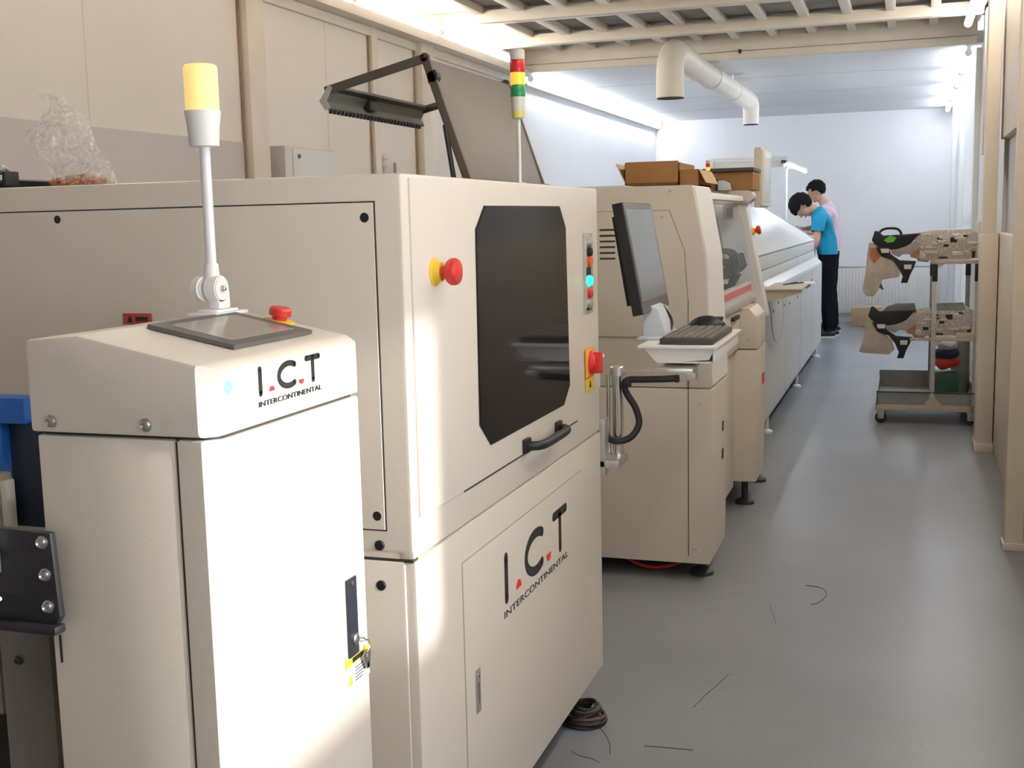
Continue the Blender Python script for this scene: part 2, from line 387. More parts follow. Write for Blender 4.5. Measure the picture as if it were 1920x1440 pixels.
# pull handle
hd = MB()
hp = smoothpath([(FX + .002, 2.425, .874), (FX + .024, 2.432, .873), (FX + .036, 2.46, .872), (FX + .038, 2.55, .871), (FX + .036, 2.64, .871), (FX + .024, 2.668, .871), (FX + .002, 2.675, .871)], 6)
hd.tube(hp, .0105, 12); hd.box(FX, FX + .012, 2.405, 2.447, .858, .890, .004).box(FX, FX + .012, 2.655, 2.695, .855, .887, .004)
hd.build('pull_handle', BLACK, hood)
estop(P, (FX + .003, 1.932, 1.277), (1, 0, 0), 1.22)
# vertical button strip
s = MB().box(FX - .001, FX + .003, 2.950, 3.036, 1.122, 1.328, .001).build('button_strip', mat('button_plate', (.50, .50, .46), .3, .3, noise=.1, nscale=50), P)
for i, (z, mt) in enumerate(((1.305, ALU), (1.280, BLACK), (1.2555, mat('orange_button', (.75, .13, .03), .4, noise=.03)), (1.205, mat('green_lit_button', (.02, .75, .45), .3, emit=1.6, ecol=(.02, .9, .55), noise=.02)), (1.172, RED), (1.147, ALU))):
    MB().lathe((FX + .003, 2.99, z), [(.015, 0), (.015, .003), (.0115, .004), (.0115, .009), (.009, .0105), (.001, .0108)], (1, 0, 0), 20).build('push_button', mt, s)
MB().box(FX + .0025, FX + .0045, 2.968, 3.010, 1.219, 1.240, .0005).box(FX + .0025, FX + .0045, 2.968, 3.010, 1.128, 1.136, .0005).build('button_label', BLACK, s)
# rotary main switch
s = MB().box(FX, FX + .006, 2.950, 3.038, .952, 1.028, .004).build('main_switch', mat('switch_orange', (.85, .38, .03), .45, noise=.03), P)
MB().lathe((FX + .005, 2.993, .990), [(.032, 0), (.032, .006), (.024, .012), (.022, .016), (.001, .017)], (1, 0, 0)).box(FX + .012, FX + .036, 2.983, 3.003, .962, 1.018, .004).build('switch_knob', RED, s)
s = MB().box(FX, FX + .002, 2.955, 3.036, .916, .950, .0004).build('warning_sticker', YEL, P)
MB().prism([(2.985, .924), (3.006, .924), (2.9955, .943)], 'x', FX + .0015, FX + .0028).build('warning_triangle', BLACK, s)
# recessed door latch
s = MB().box(FX + .002, FX + .005, 2.078, 2.102, .400, .490, .001).build('door_latch', ALU, P)
MB().box(FX + .004, FX + .0062, 2.084, 2.096, .418, .462, .0008).cyl((FX + .004, 2.09, .476), (FX + .0075, 2.09, .476), .005, seg=16).build('latch_lever', STEEL, s)
ict_logo(P, FX + .0022, 2.262, 2.752, .566, .668, .533, .548)
for y, x in ((1.93, -.87), (2.96, -.95), (1.93, -2.25), (2.96, -2.25)):
    f = MB().lathe((x, y, 0), [(.042, 0), (.042, .012), (.034, .02), (.016, .026), (.014, .03), (.014, .13)], (0, 0, 1)).build('levelling_foot', mat('foot_dark', (.05, .045, .04), .5, .3, noise=.2, nscale=30), P)
MB().box(-2.3, -.86, 1.9, 3.03, .085, .13).build('base_tray', GAP, P)
# opened lid above the printer: solid plate + windowed leg with a lipped tray
L = thing('printer_top_lid', (-1.3, 3.5, 1.445), 'opened dark-framed lid rising above the printer, solid grey plate and finned lip', 'lid')
L.location = (-1.05, 2.70, 1.445)
Y0, Y1 = 2.42, 2.975
LIDG = mat('lid_grey', (.135, .115, .095), .5, noise=.04, nscale=4)
def bar_xz(mb, a, c, y0, y1, wdt):
    """flat bar from a to c (x,z) spanning y0..y1, width wdt across"""
    a, c = Vector((a[0], 0, a[1])), Vector((c[0], 0, c[1])); d = (c - a).normalized(); n = Vector((-d.z, 0, d.x)) * (wdt / 2)
    pts = [a + n, c + n, c - n, a - n]
    mb.prism([(p.x, p.z) for p in pts], 'y', y0, y1, .0015)
V = (-.997, 1.716); Bs = (-.906, 1.452); A = (-1.238, 1.659)
mb = MB(); bar_xz(mb, (V[0] + .006, V[1] - .004), (Bs[0] + .003, Bs[1]), Y0 + .012, Y1, .006)
mb.build('back_plate', LIDG, L)
for nm, y0, y1 in (('near', Y0, Y0 + .012), ('far', Y1 - .012, Y1)):
    mb = MB(); bar_xz(mb, V, Bs, y0, y1, .018); bar_xz(mb, (V[0] + .004, V[1]), A, y0, y1, .018); mb.cyl((V[0], y0, V[1]), (V[0], y1, V[1]), .010, seg=16)
    mb.build('side_frame', FRAMEB, L)
lp = [(-1.229, 1.670), (-1.248, 1.636), (-1.236, 1.618), (-1.230, 1.622), (-1.240, 1.637), (-1.224, 1.664)]
MB().prism(lp, 'y', Y0, Y1).build('front_lip', mat('lip_green_grey', (.17, .17, .15), .45, .2, noise=.08, nscale=20), L)
MB().prism([(-1.226, 1.672), (-1.251, 1.637), (-1.237, 1.616), (-1.226, 1.622), (-1.234, 1.637), (-1.218, 1.664)], 'y', Y0 - .003, Y0 + .001).build('lip_end_cap', ALU, L)
MB().box(-1.230, -1.205, Y0 + .01, Y1 - .005, 1.660, 1.666, rot=Matrix.Rotation(-.2, 4, 'Y')).build('inner_ledge', BLACK, L)
mb = MB()
for k in range(27):
    y = Y0 + .02 + k * .0195; mb.box(-1.240, -1.231, y, y + .005, 1.611, 1.621)
mb.build('lip_fins', BLACK, L)
MB().box(-1.242, -1.222, Y0 + .20, Y0 + .245, 1.632, 1.660, .003).build('lip_latch', BLACK, L)
acr = mat('clear_acrylic', (.9, .9, .88), .05, noise=.02, alpha=.10)
mb = MB(); bar_xz(mb, V, A, Y0 + .012, Y1 - .012, .003); mb.build('window_pane', acr, L)
MB().box(-.992, -.972, Y0 + .002, Y0 + .02, 1.660, 1.690, .004).cyl((-.98, Y0, 1.675), (-.98, Y0 + .022, 1.675), .012).build('hinge_knob', BLACK, L)
MB().cyl((-.955, Y0 + .004, 1.572), (-.9365, Y0 + .004, 1.445), .0055).cyl((-.955, Y0 + .004, 1.572), (-.945, Y0 + .004, 1.5), .0035).build('gas_strut', BLACK, L)
MB().cyl((-.955, Y1 - .004, 1.572), (-.9365, Y1 - .004, 1.445), .0055).build('gas_strut', BLACK, L)
MB().box(-.925, -.885, Y0, Y1, 1.4455, 1.456, .002).build('hinge_rail', FRAMEB, L)
# signal tower on the printer
def signal_tower(x, y, z, hp, r, label, lit, pole_r=.0042):
    t = thing('signal_tower', (x, y, z), label, 'signal light', None)
    MB().lathe((x, y, z), [(r * .9, 0), (r * .9, .004), (pole_r, .006), (pole_r, hp)], seg=20).build('pole', WHITE, t)
    h = r * 1.62; q = z + hp
    MB().lathe((x, y, q), [(pole_r, 0), (r * .8, .004), (r * .9, h * 1.0), (r * 1.0, h * 1.85)], seg=24).build('base_housing', mat('tower_housing', (.72, .70, .60), .4, noise=.02), t)
    MB().lathe((x, y, q + .006), [(r * .83, 0), (r * .9, h * .45)], seg=24).build('yellow_sticker', mat('pale_yellow', (.75, .66, .16), .5, noise=.05), t)
    q += h * 1.85
    for nm, c, e in (('green_lens', (.02, .30, .09), 0), ('amber_lens', (1, .55, .05), 1), ('red_lens', (.65, .02, .03), 0)):
        MB().lathe((x, y, q), [(r * .97, 0), (r, .001), (r, h - .002), (r * .97, h - .001)], seg=24).build(nm, mat(nm + ('_lit' if e and lit else ''), c, .25, emit=(.55 if e and lit else 0), ecol=(1, .50, .06), noise=.05), t)
        q += h
    MB().lathe((x, y, q), [(r, 0), (r, h * .75), (r * .85, h * .85), (r * .3, h * .88)], seg=24).build('cap', mat('tower_cap', (.62, .60, .52), .4, noise=.08, nscale=80), t)
    return t
signal_tower(-.845, 2.60, 1.445, .145, .0168, 'signal tower with red, lit amber and green bands on the big printer machine', True)
# ================================================================== LOADER COLUMN (front left)
G = thing('loader_cabinet', (-.92, 1.41, 0), 'narrow cream control cabinet in the foreground with sloped top and touch screen', 'cabinet')
GX = -.79
MB().box(-1.056, -.852, 1.222, 1.606, .03, 1.104, .004).build('body', PAINT, G)
MB().box(-.853, -.848, 1.226, 1.602, .03, 1.100).build('door_gap', GAP, G)
dr = MB().box(-.8475, GX, 1.2205, 1.612, .035, 1.1045, .0045, seg=3).cut((-.812, 1.2205, 0), (.72, -.69, 0)).build('door', PAINT, G)
MB().box(-1.05, -.797, 1.23, 1.60, 1.10, 1.110).cut((-.822, 1.22, 0), (.72, -.69, 0)).build('head_gap', GAP, G)
hp = [(-1.060, 1.1085), (GX, 1.1085), (GX, 1.188), (-.806, 1.1975), (-.980, 1.2330), (-1.060, 1.2265)]
MB().prism(hp, 'y', 1.216, 1.614, .0055).cut((-.812, 1.216, 0), (.72, -.69, 0)).build('head', PAINT, G)
for x in (-1.027, -.886): screw(G, (x, 1.216, 1.123), (0, -1, 0), .0070)
MB().box(-1.0455, -1.0425, 1.2205, 1.223, .80, .838, .0008).build('keyhole_slot', BLACK, G)
# touch screen, square to the sloping top
def slope_pt(x, y, h=0.0):
    n = Vector((.2003, 0, .9797)); return Vector((x, y, 1.2342 - .2045 * (x + .980))) + n * h
def slope_slab(x0, x1, y0, y1, h0, h1, mb):
    return mb.slab([slope_pt(x0, y0, h0), slope_pt(x1, y0, h0), slope_pt(x1, y1, h0), slope_pt(x0, y1, h0)], Vector((.2003, 0, .9797)) * (h1 - h0))
mb = MB(); slope_slab(-.963, -.832, 1.338, 1.552, 0, .006, mb); ts = mb.build('touch_screen', mat('panel_frame_grey', (.11, .105, .10), .4, noise=.05), G)
mb = MB(); slope_slab(-.947, -.850, 1.362, 1.528, .0055, .0064, mb); mb.build('display', mat('display_off', (.30, .26, .225), .12, noise=.03), ts)  # screen is off; its reflection is put into the lighter base colour
mb = MB(); p = slope_pt(-.905, 1.590)
yp = MB().lathe(slope_pt(-.905, 1.586, 0), [(.024, 0), (.024, .0015), (.014, .003)], (.2, 0, .98)).build('emergency_stop', YEL, G)
MB().lathe(slope_pt(-.905, 1.586, .002), [(.011, 0), (.011, .006), (.017, .008), (.017, .017), (.0145, .020), (.001, .0205)], (.2, 0, .98)).build('knob', RED, yp)
# beacon lamp on a folding foot
bc = (-.985, 1.545)
bl = thing('beacon_lamp', (bc[0], bc[1], 1.2335), 'white beacon on a thin pole with lit amber lens, standing on the loader cabinet', 'signal light')
MB().box(bc[0] - .024, bc[0] + .026, bc[1] - .045, bc[1] + .045, 1.232, 1.2375, .002).box(bc[0] - .016, bc[0] + .018, bc[1] - .03, bc[1] + .03, 1.2372, 1.2415, .002).build('foot_plate', WHITE, bl)
MB().box(bc[0] - .006, bc[0] + .012, bc[1] - .014, bc[1] + .018, 1.2415, 1.268, .003).cyl((bc[0] - .008, bc[1] - .006, 1.272), (bc[0] + .014, bc[1] - .006, 1.272), .0195, bv=.002).build('clevis', WHITE, bl)
MB().cyl((bc[0] - .010, bc[1] - .010, 1.272), (bc[0] - .028, bc[1] - .006, 1.272), .019, bv=.003).build('pivot_disc', WHITE, bl)
screw(bl, (bc[0] + .014, bc[1] - .006, 1.272), (1, 0, 0), .004)
MB().lathe((bc[0] - .004, bc[1] - .004, 1.285), [(.012, 0), (.0105, .022), (.0075, .026), (.0072, .027)], seg=24).build('pole_socket', WHITE, bl)
MB().cyl((bc[0] - .004, bc[1] - .004, 1.305), (bc[0] - .004, bc[1] - .004, 1.482), .0078).build('pole', mat('pole_white', (.78, .77, .79), .3, noise=.02), bl)
MB().lathe((bc[0] - .004, bc[1] - .004, 1.480), [(.010, 0), (.0215, .0015), (.0235, .030), (.0265, .050), (.0265, .0525)], seg=32).build('lamp_base', WHITE, bl)
MB().lathe((bc[0] - .004, bc[1] - .004, 1.5322), [(.0245, 0), (.0245, .060), (.0238, .064), (.0205, .0665), (.001, .067)], seg=32).build('lens', mat('amber_lens_glow', (1, .72, .32), .35, emit=.50, ecol=(1, .62, .20), noise=.03), bl)
for kk in range(8):
    pass
# lit indicator, handle, sticker, keys on the door
MB().lathe((GX, 1.252, 1.168), [(.0085, 0), (.0085, .001), (.006, .002), (.001, .0022)], (1, 0, 0)).build('indicator_light', mat('indicator_green', (.25, .85, .70), .3, emit=.22, ecol=(.25, .95, .72), noise=.03), G)
ict_logo(G, GX + .0005, 1.322, 1.494, 1.146, 1.182, 1.131, 1.138)
lk = MB().box(GX, GX + .004, 1.541, 1.573, .712, .834, .0015).build('lock_handle', mat('lock_blue_black', (.02, .024, .035), .35, noise=.1), dr)
MB().lathe((GX + .004, 1.557, .826), [(.004, 0), (.004, .0015), (.001, .002)], (1, 0, 0), 14).lathe((GX + .004, 1.559, .738), [(.009, 0), (.009, .003), (.006, .005), (.001, .0052)], (1, 0, 0), 20).build('lock_cylinder', STEEL, lk)
st = MB().box(GX, GX + .0012, 1.530, 1.611, .664, .712, .0003).build('warning_sticker', mat('sticker_white', (.78, .78, .80), .45, noise=.02), dr)
MB().box(GX + .0008, GX + .0018, 1.530, 1.611, .699, .712).build('yellow_band', YEL, st)
MB().prism([(1.534, .670), (1.552, .670), (1.543, .686)], 'x', GX + .0008, GX + .002).build('warning_triangle', YEL, st)
mb = MB(); MB
mb.box(GX + .0014, GX + .0022, 1.552, 1.592, .702, .7095)
for i in range(5): mb.box(GX + .0008, GX + .0016, 1.560, 1.602 - .004 * i, .690 - i * .005, .6915 - i * .005)
mb.build('sticker_print', BLACK, st)
kc = thing('key_bunch', (GX + .012, 1.59, .72), 'small bunch of keys hanging at the black lock of the loader cabinet', 'keys')
MB().tube([(GX + .008, 1.590 + .010 * math.cos(a), .716 + .010 * math.sin(a)) for a in [i * math.pi / 8 for i in range(16)]], .001, 6, closed=True).build('ring', STEEL, kc)
for dy, an in ((.0, .5), (.010, -.2)):
    MB().box(GX + .006, GX + .0075, 1.583 + dy, 1.593 + dy, .678, .708, .0005, rot=Matrix.Rotation(an, 4, 'X')).build('key', STEEL, kc)
MB().tube([(GX + .004, 1.560, .738), (GX + .010, 1.575, .735), (GX + .009, 1.588, .726)], .0012, 6).build('key_wire', STEEL, kc)
# red label standing behind the cabinet top on the printer side
sgn = MB().box(-1.345, -1.285, 1.7990, 1.8022, 1.193, 1.213, .0005).build('warning_label', mat('label_red', (.42, .05, .05), .5, noise=.05), P)
sgn['label'] = 'dark red warning label'
MB().box(-1.343, -1.288, 1.7988, 1.8022, 1.176, 1.192, .0003).build('label_lower_half', mat('sticker_white', (.78, .78, .80)), sgn)
MB().prism([(-1.336, 1.197), (-1.324, 1.197), (-1.330, 1.209)], 'y', 1.798, 1.7992).box(-1.318, -1.292, 1.7984, 1.7992, 1.199, 1.207).build('label_print', BLACK, sgn)
# ---------------------------------------------------------------- conveyor bits at the far left
CV = thing('transfer_conveyor', (-1.28, 1.42, 0), 'board conveyor at the left edge with blue guard, aluminium profile and dark legs', 'conveyor')
BLUE = mat('blue_guard', (.015, .13, .52), .45, noise=.05)
MB().box(-1.46, -1.300, 1.48, 1.52, 1.065, 1.106, .003).box(-1.46, -1.350, 1.482, 1.52, .995, 1.066, .003).box(-1.46, -1.40, 1.50, 1.56, .96, 1.0, .003).build('guard', BLUE, CV)
MB().box(-1.352, -1.285, 1.50, 1.54, .895, 1.07, .003).build('belt_housing', mat('navy_black', (.012, .022, .05), .5, noise=.1), CV)
MB().box(-1.48, -1.352, 1.44, 1.50, .60, .985, .004).build('upright_profile', mat('beige_profile', (.46, .41, .35), .45, noise=.04), CV)
MB().box(-1.350, -1.338, 1.47, 1.49, .88, .975, .002).build('guide_rail', WHITE, CV)
MB().box(-1.350, -1.18, 1.44, 1.50, .835, .888, .003).box(-1.36, -1.18, 1.43, 1.505, .845, .848, .001).build('end_block', ALU, CV)
MB().box(-1.50, -1.10, 1.40, 1.52, .78, .835, .003).build('cross_beam', mat('beige_profile', (.46, .41, .35)), CV)
for x0, x1, y0, c in ((-1.255, -1.165, 1.34, 'dim'), (-1.50, -1.42, 1.34, 'dim')):
    MB().box(x0, x1, y0, y0 + .09, .0, .80, .004).build('leg', mat('leg_grey', (.16, .145, .125), .5, noise=.1, nscale=6), CV)
MB().box(-1.9, -1.26, 1.46, 1.72, .0, .78, .004).build('under_cover', GAP, CV)
screw(CV, (-1.222, 1.34, .742), (0, -1, 0), .006, FRAMEB)
BK = thing('hinge_bracket', (-1.07, 1.2, .86), 'black angled steel bracket with three silver bolts fixed to the cabinet edge', 'bracket')
MB().prism([(-1.107, .985), (-1.026, .982), (-1.020, .872), (-1.026, .862), (-1.30, .852), (-1.30, .895), (-1.16, .9), (-1.125, .905), (-1.107, .93)], 'y', 1.196, 1.2065, .002).build('plate', BLACK, BK)
MB().box(-1.30, -1.02, 1.185, 1.2065, .850, .862, .004).build('flange', BLACK, BK)
MB().box(-1.21, -1.060, 1.2065, 1.222, .87, .97, .002).build('spacer', BLACK, BK)
for z, x in ((.970, -1.0385), (.9275, -1.0375), (.8855, -1.0365)):
    MB().lathe((x, 1.196, z), [(.0085, 0), (.0085, .0015), (.0062, .002), (.0062, .006), (.005, .0065), (.0035, .004), (.0005, .004)], (0, -1, 0), 12).build('bolt', STEEL, BK)
MB().box(-1.24, -1.107, 1.180, 1.20, .925, .987, .003).build('clamp_block', mat('block_grey', (.28, .28, .28), .45, .3, noise=.08), BK)
MB().tube(smoothpath([(-1.30, 1.182, .880), (-1.17, 1.176, .876), (-1.118, 1.176, .884), (-1.096, 1.178, .897)], 6), .0030, 8).build('cable', WHITE, BK)
# ---------------------------------------------------------------- things on top of the printer, far left
bagm = mat('clear_plastic_film', (.86, .85, .83), .22, noise=.05, nscale=20, alpha=.34)
nt = bagm.node_tree; bb = nt.nodes['Principled BSDF']; tcn = nt.nodes.new('ShaderNodeTexCoord'); nn = nt.nodes.new('ShaderNodeTexNoise'); nn.inputs['Scale'].default_value = 22; nn.inputs['Detail'].default_value = 6; nn.inputs['Distortion'].default_value = 1.5
rr = nt.nodes.new('ShaderNodeMapRange'); rr.inputs[1].default_value = .35; rr.inputs[2].default_value = .7; rr.inputs[3].default_value = .12; rr.inputs[4].default_value = .60
nt.links.new(tcn.outputs['Object'], nn.inputs['Vector']); nt.links.new(nn.outputs['Fac'], rr.inputs[0]); nt.links.new(rr.outputs[0], bb.inputs['Alpha'])
nt.nodes.remove(bb); OUT = nt.nodes['Material Output']
def nd(tp, **kw):
    n_ = nt.nodes.new(tp)
    for k_, v_ in kw.items(): n_.inputs[k_].default_value = v_
    return n_
df = nd('ShaderNodeBsdfDiffuse', Color=(.93, .91, .89, 1)); tl = nd('ShaderNodeBsdfTranslucent', Color=(.93, .91, .89, 1)); gl = nd('ShaderNodeBsdfGlossy', Roughness=.18); tp_ = nd('ShaderNodeBsdfTransparent')
m1 = nd('ShaderNodeMixShader', Fac=.5); m2 = nd('ShaderNodeMixShader', Fac=.14); m3 = nt.nodes.new('ShaderNodeMixShader')
nt.links.new(df.outputs[0], m1.inputs[1]); nt.links.new(tl.outputs[0], m1.inputs[2]); nt.links.new(m1.outputs[0], m2.inputs[1]); nt.links.new(gl.outputs[0], m2.inputs[2])
nt.links.new(rr.outputs[0], m3.inputs[0]); nt.links.new(tp_.outputs[0], m3.inputs[1]); nt.links.new(m2.outputs[0], m3.inputs[2]); nt.links.new(m3.outputs[0], OUT.inputs['Surface'])
bag = thing('plastic_bag', (-1.55, 1.98, 1.445), 'crumpled clear plastic bag holding reddish bits on top of the printer machine', 'bag')
from mathutils import noise as NZ
def bag_mesh():
    t = bmesh.new(); rings = []; S = 44
    # (z, cx, cy, rx, ry)
    prof = [(1.4465, -1.548, 1.98, .060, .05), (1.452, -1.548, 1.98, .070, .06), (1.475, -1.552, 1.98, .068, .055), (1.50, -1.572, 1.985, .066, .052), (1.53, -1.590, 1.985, .068, .045), (1.552, -1.602, 1.985, .071, .04), (1.568, -1.597, 1.985, .062, .034), (1.585, -1.592, 1.985, .045, .026), (1.600, -1.592, 1.985, .030, .018), (1.612, -1.606, 1.985, .020, .012), (1.624, -1.612, 1.985, .032, .009), (1.634, -1.618, 1.985, .034, .006)]
    for i, (z, cx, cy, rx, ry) in enumerate(prof):
        ring = []
        for k in range(S):
            a = 2 * math.pi * k / S; v = Vector((cx + rx * math.cos(a), cy + ry * math.sin(a), z))
            nv = NZ.noise_vector(v * 26) * .010 + NZ.noise_vector(v * 60) * .006
            if i > 0: v += Vector((nv.x, nv.y, nv.z * .8))
            v.z = max(v.z, 1.4465); ring.append(t.verts.new(v))
        rings.append(ring)
    for A_, B_ in zip(rings, rings[1:]):
        for k in range(S): t.faces.new((A_[k], A_[(k + 1) % S], B_[(k + 1) % S], B_[k]))
    t.faces.new(rings[0][::-1])
    bmesh.ops.subdivide_edges(t, edges=t.edges[:], cuts=1, use_grid_fill=True)
    for v in t.verts:
        if v.co.z > 1.449: v.co += NZ.noise_vector(v.co * 110) * .0035
    mb = MB(); mb._add(t); return mb
bag_mesh().build('bag_film', bagm, bag, smooth=False)
mb = MB()
for i in range(260):
    a = random.random() * 6.283; r = math.sqrt(random.random()); x = -1.548 + .060 * r * math.cos(a); y = 1.965 + .046 * r * math.sin(a); z = 1.451 + random.random() * .028 * (1 - r * .7)
    mb.ball((x, y, z), .0035 + random.random() * .003, (1, 1, .8), sub=1)
o = mb.build('bag_contents', mat('copper_bits', (.42, .16, .08), .5, noise=.4, nscale=40), bag); o['kind'] = 'stuff'
tr = thing('parts_tray', (-1.75, 1.93, 1.445), 'low black open tray with a green and white tag beside the plastic bag', 'tray')
MB().prism([(-1.98, 1.447), (-1.652, 1.447), (-1.640, 1.462), (-1.652, 1.466), (-1.98, 1.462)], 'y', 1.86, 2.05, .002).box(-1.668, -1.636, 1.862, 1.90, 1.452, 1.479, .003).build('shell', BLACK, tr)
MB().box(-1.660, -1.644, 1.860, 1.8625, 1.459, 1.472, .0005).build('tag', mat('tag_pink', (.75, .62, .60), .6, noise=.05), tr)
MB().box(-1.661, -1.643, 1.8605, 1.865, 1.476, 1.481, .0005).build('green_clip', mat('dark_green', (.02, .22, .14), .5, noise=.05), tr)
mb = MB(); mb.tube(smoothpath([(-1.79, 1.9, 1.470), (-1.74, 1.92, 1.466), (-1.72, 1.9, 1.474), (-1.69, 1.93, 1.482), (-1.675, 1.9, 1.488), (-1.70, 1.91, 1.470), (-1.73, 1.95, 1.472), (-1.71, 1.9, 1.466)], 6), .004, 8)
mb.build('clear_tubing', mat('tubing', (.62, .58, .48), .3, noise=.1), tr)
# ---------------------------------------------------------------- left wall fittings
cb = thing('wall_box', (-3.10, 5.86, 1.445), 'flat grey metal box on the left wall beyond the printer', 'box')
MB().box(XL + .008, -3.10, 5.58, 6.16, 1.30, 1.785, .005).build('body', mat('box_grey', (.56, .54, .52), .4, .2, noise=.03), cb)
MB().box(-3.102, -3.094, 5.66, 6.15, 1.31, 1.775, .002).build('door', mat('box_door', (.66, .65, .63), .4, .1, noise=.03), cb)
MB().lathe((-3.094, 5.72, 1.735), [(.012, 0), (.012, .006), (.001, .007)], (1, 0, 0)).build('lock', DGREY, cb)
vl = thing('wall_valve', (-3.15, 6.85, 1.6), 'small white valve on a pipe against the left wall behind the lid', 'valve')
MB().cyl((XL + .03, 6.99, 1.2), (XL + .03, 6.99, 1.74), .016).build('pipe', WHITE, vl)
MB().lathe((XL + .03, 6.99, 1.72), [(.028, 0), (.034, .02), (.02, .05), (.026, .06), (.012, .085), (.001, .09)]).build('valve_head', WHITE, vl)
MB().box(XL, XL + .03, 6.96, 7.02, 1.25, 1.28).build('clip', DGREY, vl)
MB().cyl((XL + .03, 7.14, 1.2), (XL + .03, 7.14, 1.76), .011).build('thin_pipe', mat('pipe_brown', (.40, .28, .20), .5, noise=.1), vl)
# ================================================================== MONITOR ARM ON THE PRINTER
SA = thing('swing_arm_stand', (-.765, 3.2, .69), 'aluminium swing arm with white keyboard shelf on the far end of the printer machine', 'stand')
MB().box(-.86, -.742, 3.108, 3.225, .682, .705, .004).box(-.800, -.780, 3.108, 3.15, .66, .82, .003).build('wall_bracket', ALU, SA)
screw(SA, (-.775, 3.183, .694), (0, -1, 0), .004, BLACK)
MB().cyl((-.765, 3.2, .703), (-.765, 3.2, .936), .0155, seg=28).cyl((-.792, 3.2, .71), (-.792, 3.2, .93), .006).build('post', mat('polished_tube', (.72, .71, .68), .22, .95, noise=.03), SA)
MB().lathe((-.765, 3.2, .930), [(.021, 0), (.021, .022), (.017, .026), (.001, .027)]).prism([(-.770, 3.188), (-.62, 3.182), (-.553, 3.195), (-.553, 3.285), (-.60, 3.275), (-.66, 3.235), (-.772, 3.222)], 'z', .938, .952, .003).build('arm', ALU, SA)
MB().box(-.575, -.545, 3.19, 3.24, .920, .940, .003).build('arm_end_block', ALU, SA)
MB().cyl((-.60, 3.40, .948), (-.60, 3.40, .965), .035).box(-.65, -.56, 3.25, 3.45, .944, .953, .002).build('pivot', ALU, SA)
MB().box(-.712, -.492, 3.215, 3.735, 1.004, 1.012, .003).build('shelf', WHITE, SA)
MB().prism([(-.700, 1.005), (-.498, 1.005), (-.515, .972), (-.66, .962)], 'y', 3.235, 3.245).prism([(-.700, 1.005), (-.498, 1.005), (-.515, .972), (-.66, .962)], 'y', 3.70, 3.71).box(-.505, -.499, 3.235, 3.71, .968, 1.005, .002).box(-.66, -.51, 3.236, 3.709, .962, .967).build('shelf_apron', WHITE, SA)
# cable hose loop
hose = smoothpath([(-.845, 3.118, .838), (-.825, 3.14, .800), (-.80, 3.17, .765), (-.765, 3.17, .748), (-.725, 3.18, .758), (-.703, 3.19, .795), (-.712, 3.19, .840), (-.735, 3.185, .880), (-.742, 3.182, .908), (-.728, 3.178, .920), (-.69, 3.178, .922), (-.62, 3.18, .925), (-.59, 3.19, .927)], 7)
cb_ = thing('cable_hose', (-.76, 3.18, .75), 'black cable hose looping from the big printer machine round the arm post', 'cable')
MB().tube(hose, .0095, 10).build('hose', BLACK, cb_)
MB().box(-.855, -.835, 3.107, 3.135, .82, .862, .004).build('hose_clamp', BLACK, cb_)
MB().box(-.741, -.722, 3.165, 3.19, .900, .926, .004).build('hose_clamp', BLACK, cb_)
MB().box(-.60, -.588, 3.172, 3.192, .916, .936, .002).build('hose_clamp', BLACK, cb_)
wh = MB().box(-.822, -.797, 3.107, 3.13, .905, .985, .002).box(-.842, -.785, 3.107, 3.135, .985, .996, .002, rot=Matrix.Rotation(-.12, 4, 'Y')).build('cable_holder', mat('pale_green_plastic', (.66, .72, .62), .5, noise=.03), P)
# monitor: faces the aisle, leaning back
MO = thing('monitor', (-.70, 3.46, 1.012), 'black flat monitor leaning back on the keyboard shelf in front of the mounter', 'monitor')
up = Vector((-.058, 0, .315)).normalized(); out = Vector((up.z, 0, -up.x))
def mon_pt(u, y, d): p = Vector((-.711, 0, 1.092)) + up * u + out * d; return (p.x, y, p.z)
def mon_slab(y0, y1, u0, u1, d0, d1, bv=0):
    mb = MB(); return mb.slab([mon_pt(u0, y0, d0), mon_pt(u0, y1, d0), mon_pt(u1, y1, d0), mon_pt(u1, y0, d0)], out * (d1 - d0))
mon_slab(3.285, 3.668, 0, .322, -.028, 0).build('housing', BLACK, MO)
MB().slab([mon_pt(.03, 3.33, -.028), mon_pt(.03, 3.62, -.028), mon_pt(.29, 3.60, -.028), mon_pt(.29, 3.35, -.028)], -out * .022).build('rear_cover', BLACK, MO)
mon_slab(3.287, 3.666, .002, .320, 0, .0035).build('bezel', mat('bezel_grey', (.10, .085, .08), .35, noise=.05), MO)
mon_slab(3.303, 3.650, .036, .302, .003, .0045).build('screen', mat('monitor_screen', (.19, .21, .23), .12, noise=.04, nscale=4, spec=.7), MO)
MB().prism([(-.735, 1.013), (-.662, 1.013), (-.690, 1.10), (-.735, 1.12)], 'y', 3.40, 3.54, .004).box(-.745, -.66, 3.36, 3.58, 1.0121, 1.020, .003).build('base', mat('monitor_base', (.62, .66, .74), .4, noise=.03), MO)
MB().tube(smoothpath([(-.695, 3.50, 1.10), (-.675, 3.52, 1.06), (-.672, 3.49, 1.03), (-.690, 3.47, 1.022)], 6), .006, 8).build('cable', BLACK, MO)
KB = thing('keyboard', (-.6, 3.4, 1.012), 'dark keyboard lying on the white shelf below the black monitor', 'keyboard')
MB().box(-.655, -.505, 3.245, 3.62, 1.0125, 1.030, .004, rot=Matrix.Rotation(.0, 4, 'Y')).build('case', mat('keyboard_case', (.055, .05, .045), .5, noise=.1), KB)
mb = MB()
for i in range(6):
    for j in range(19):
        x0 = -.648 + i * .0235; y0 = 3.253 + j * .0190
        mb.box(x0, x0 + .0185, y0, y0 + .0155, 1.0285, 1.0345, .0015, seg=1)
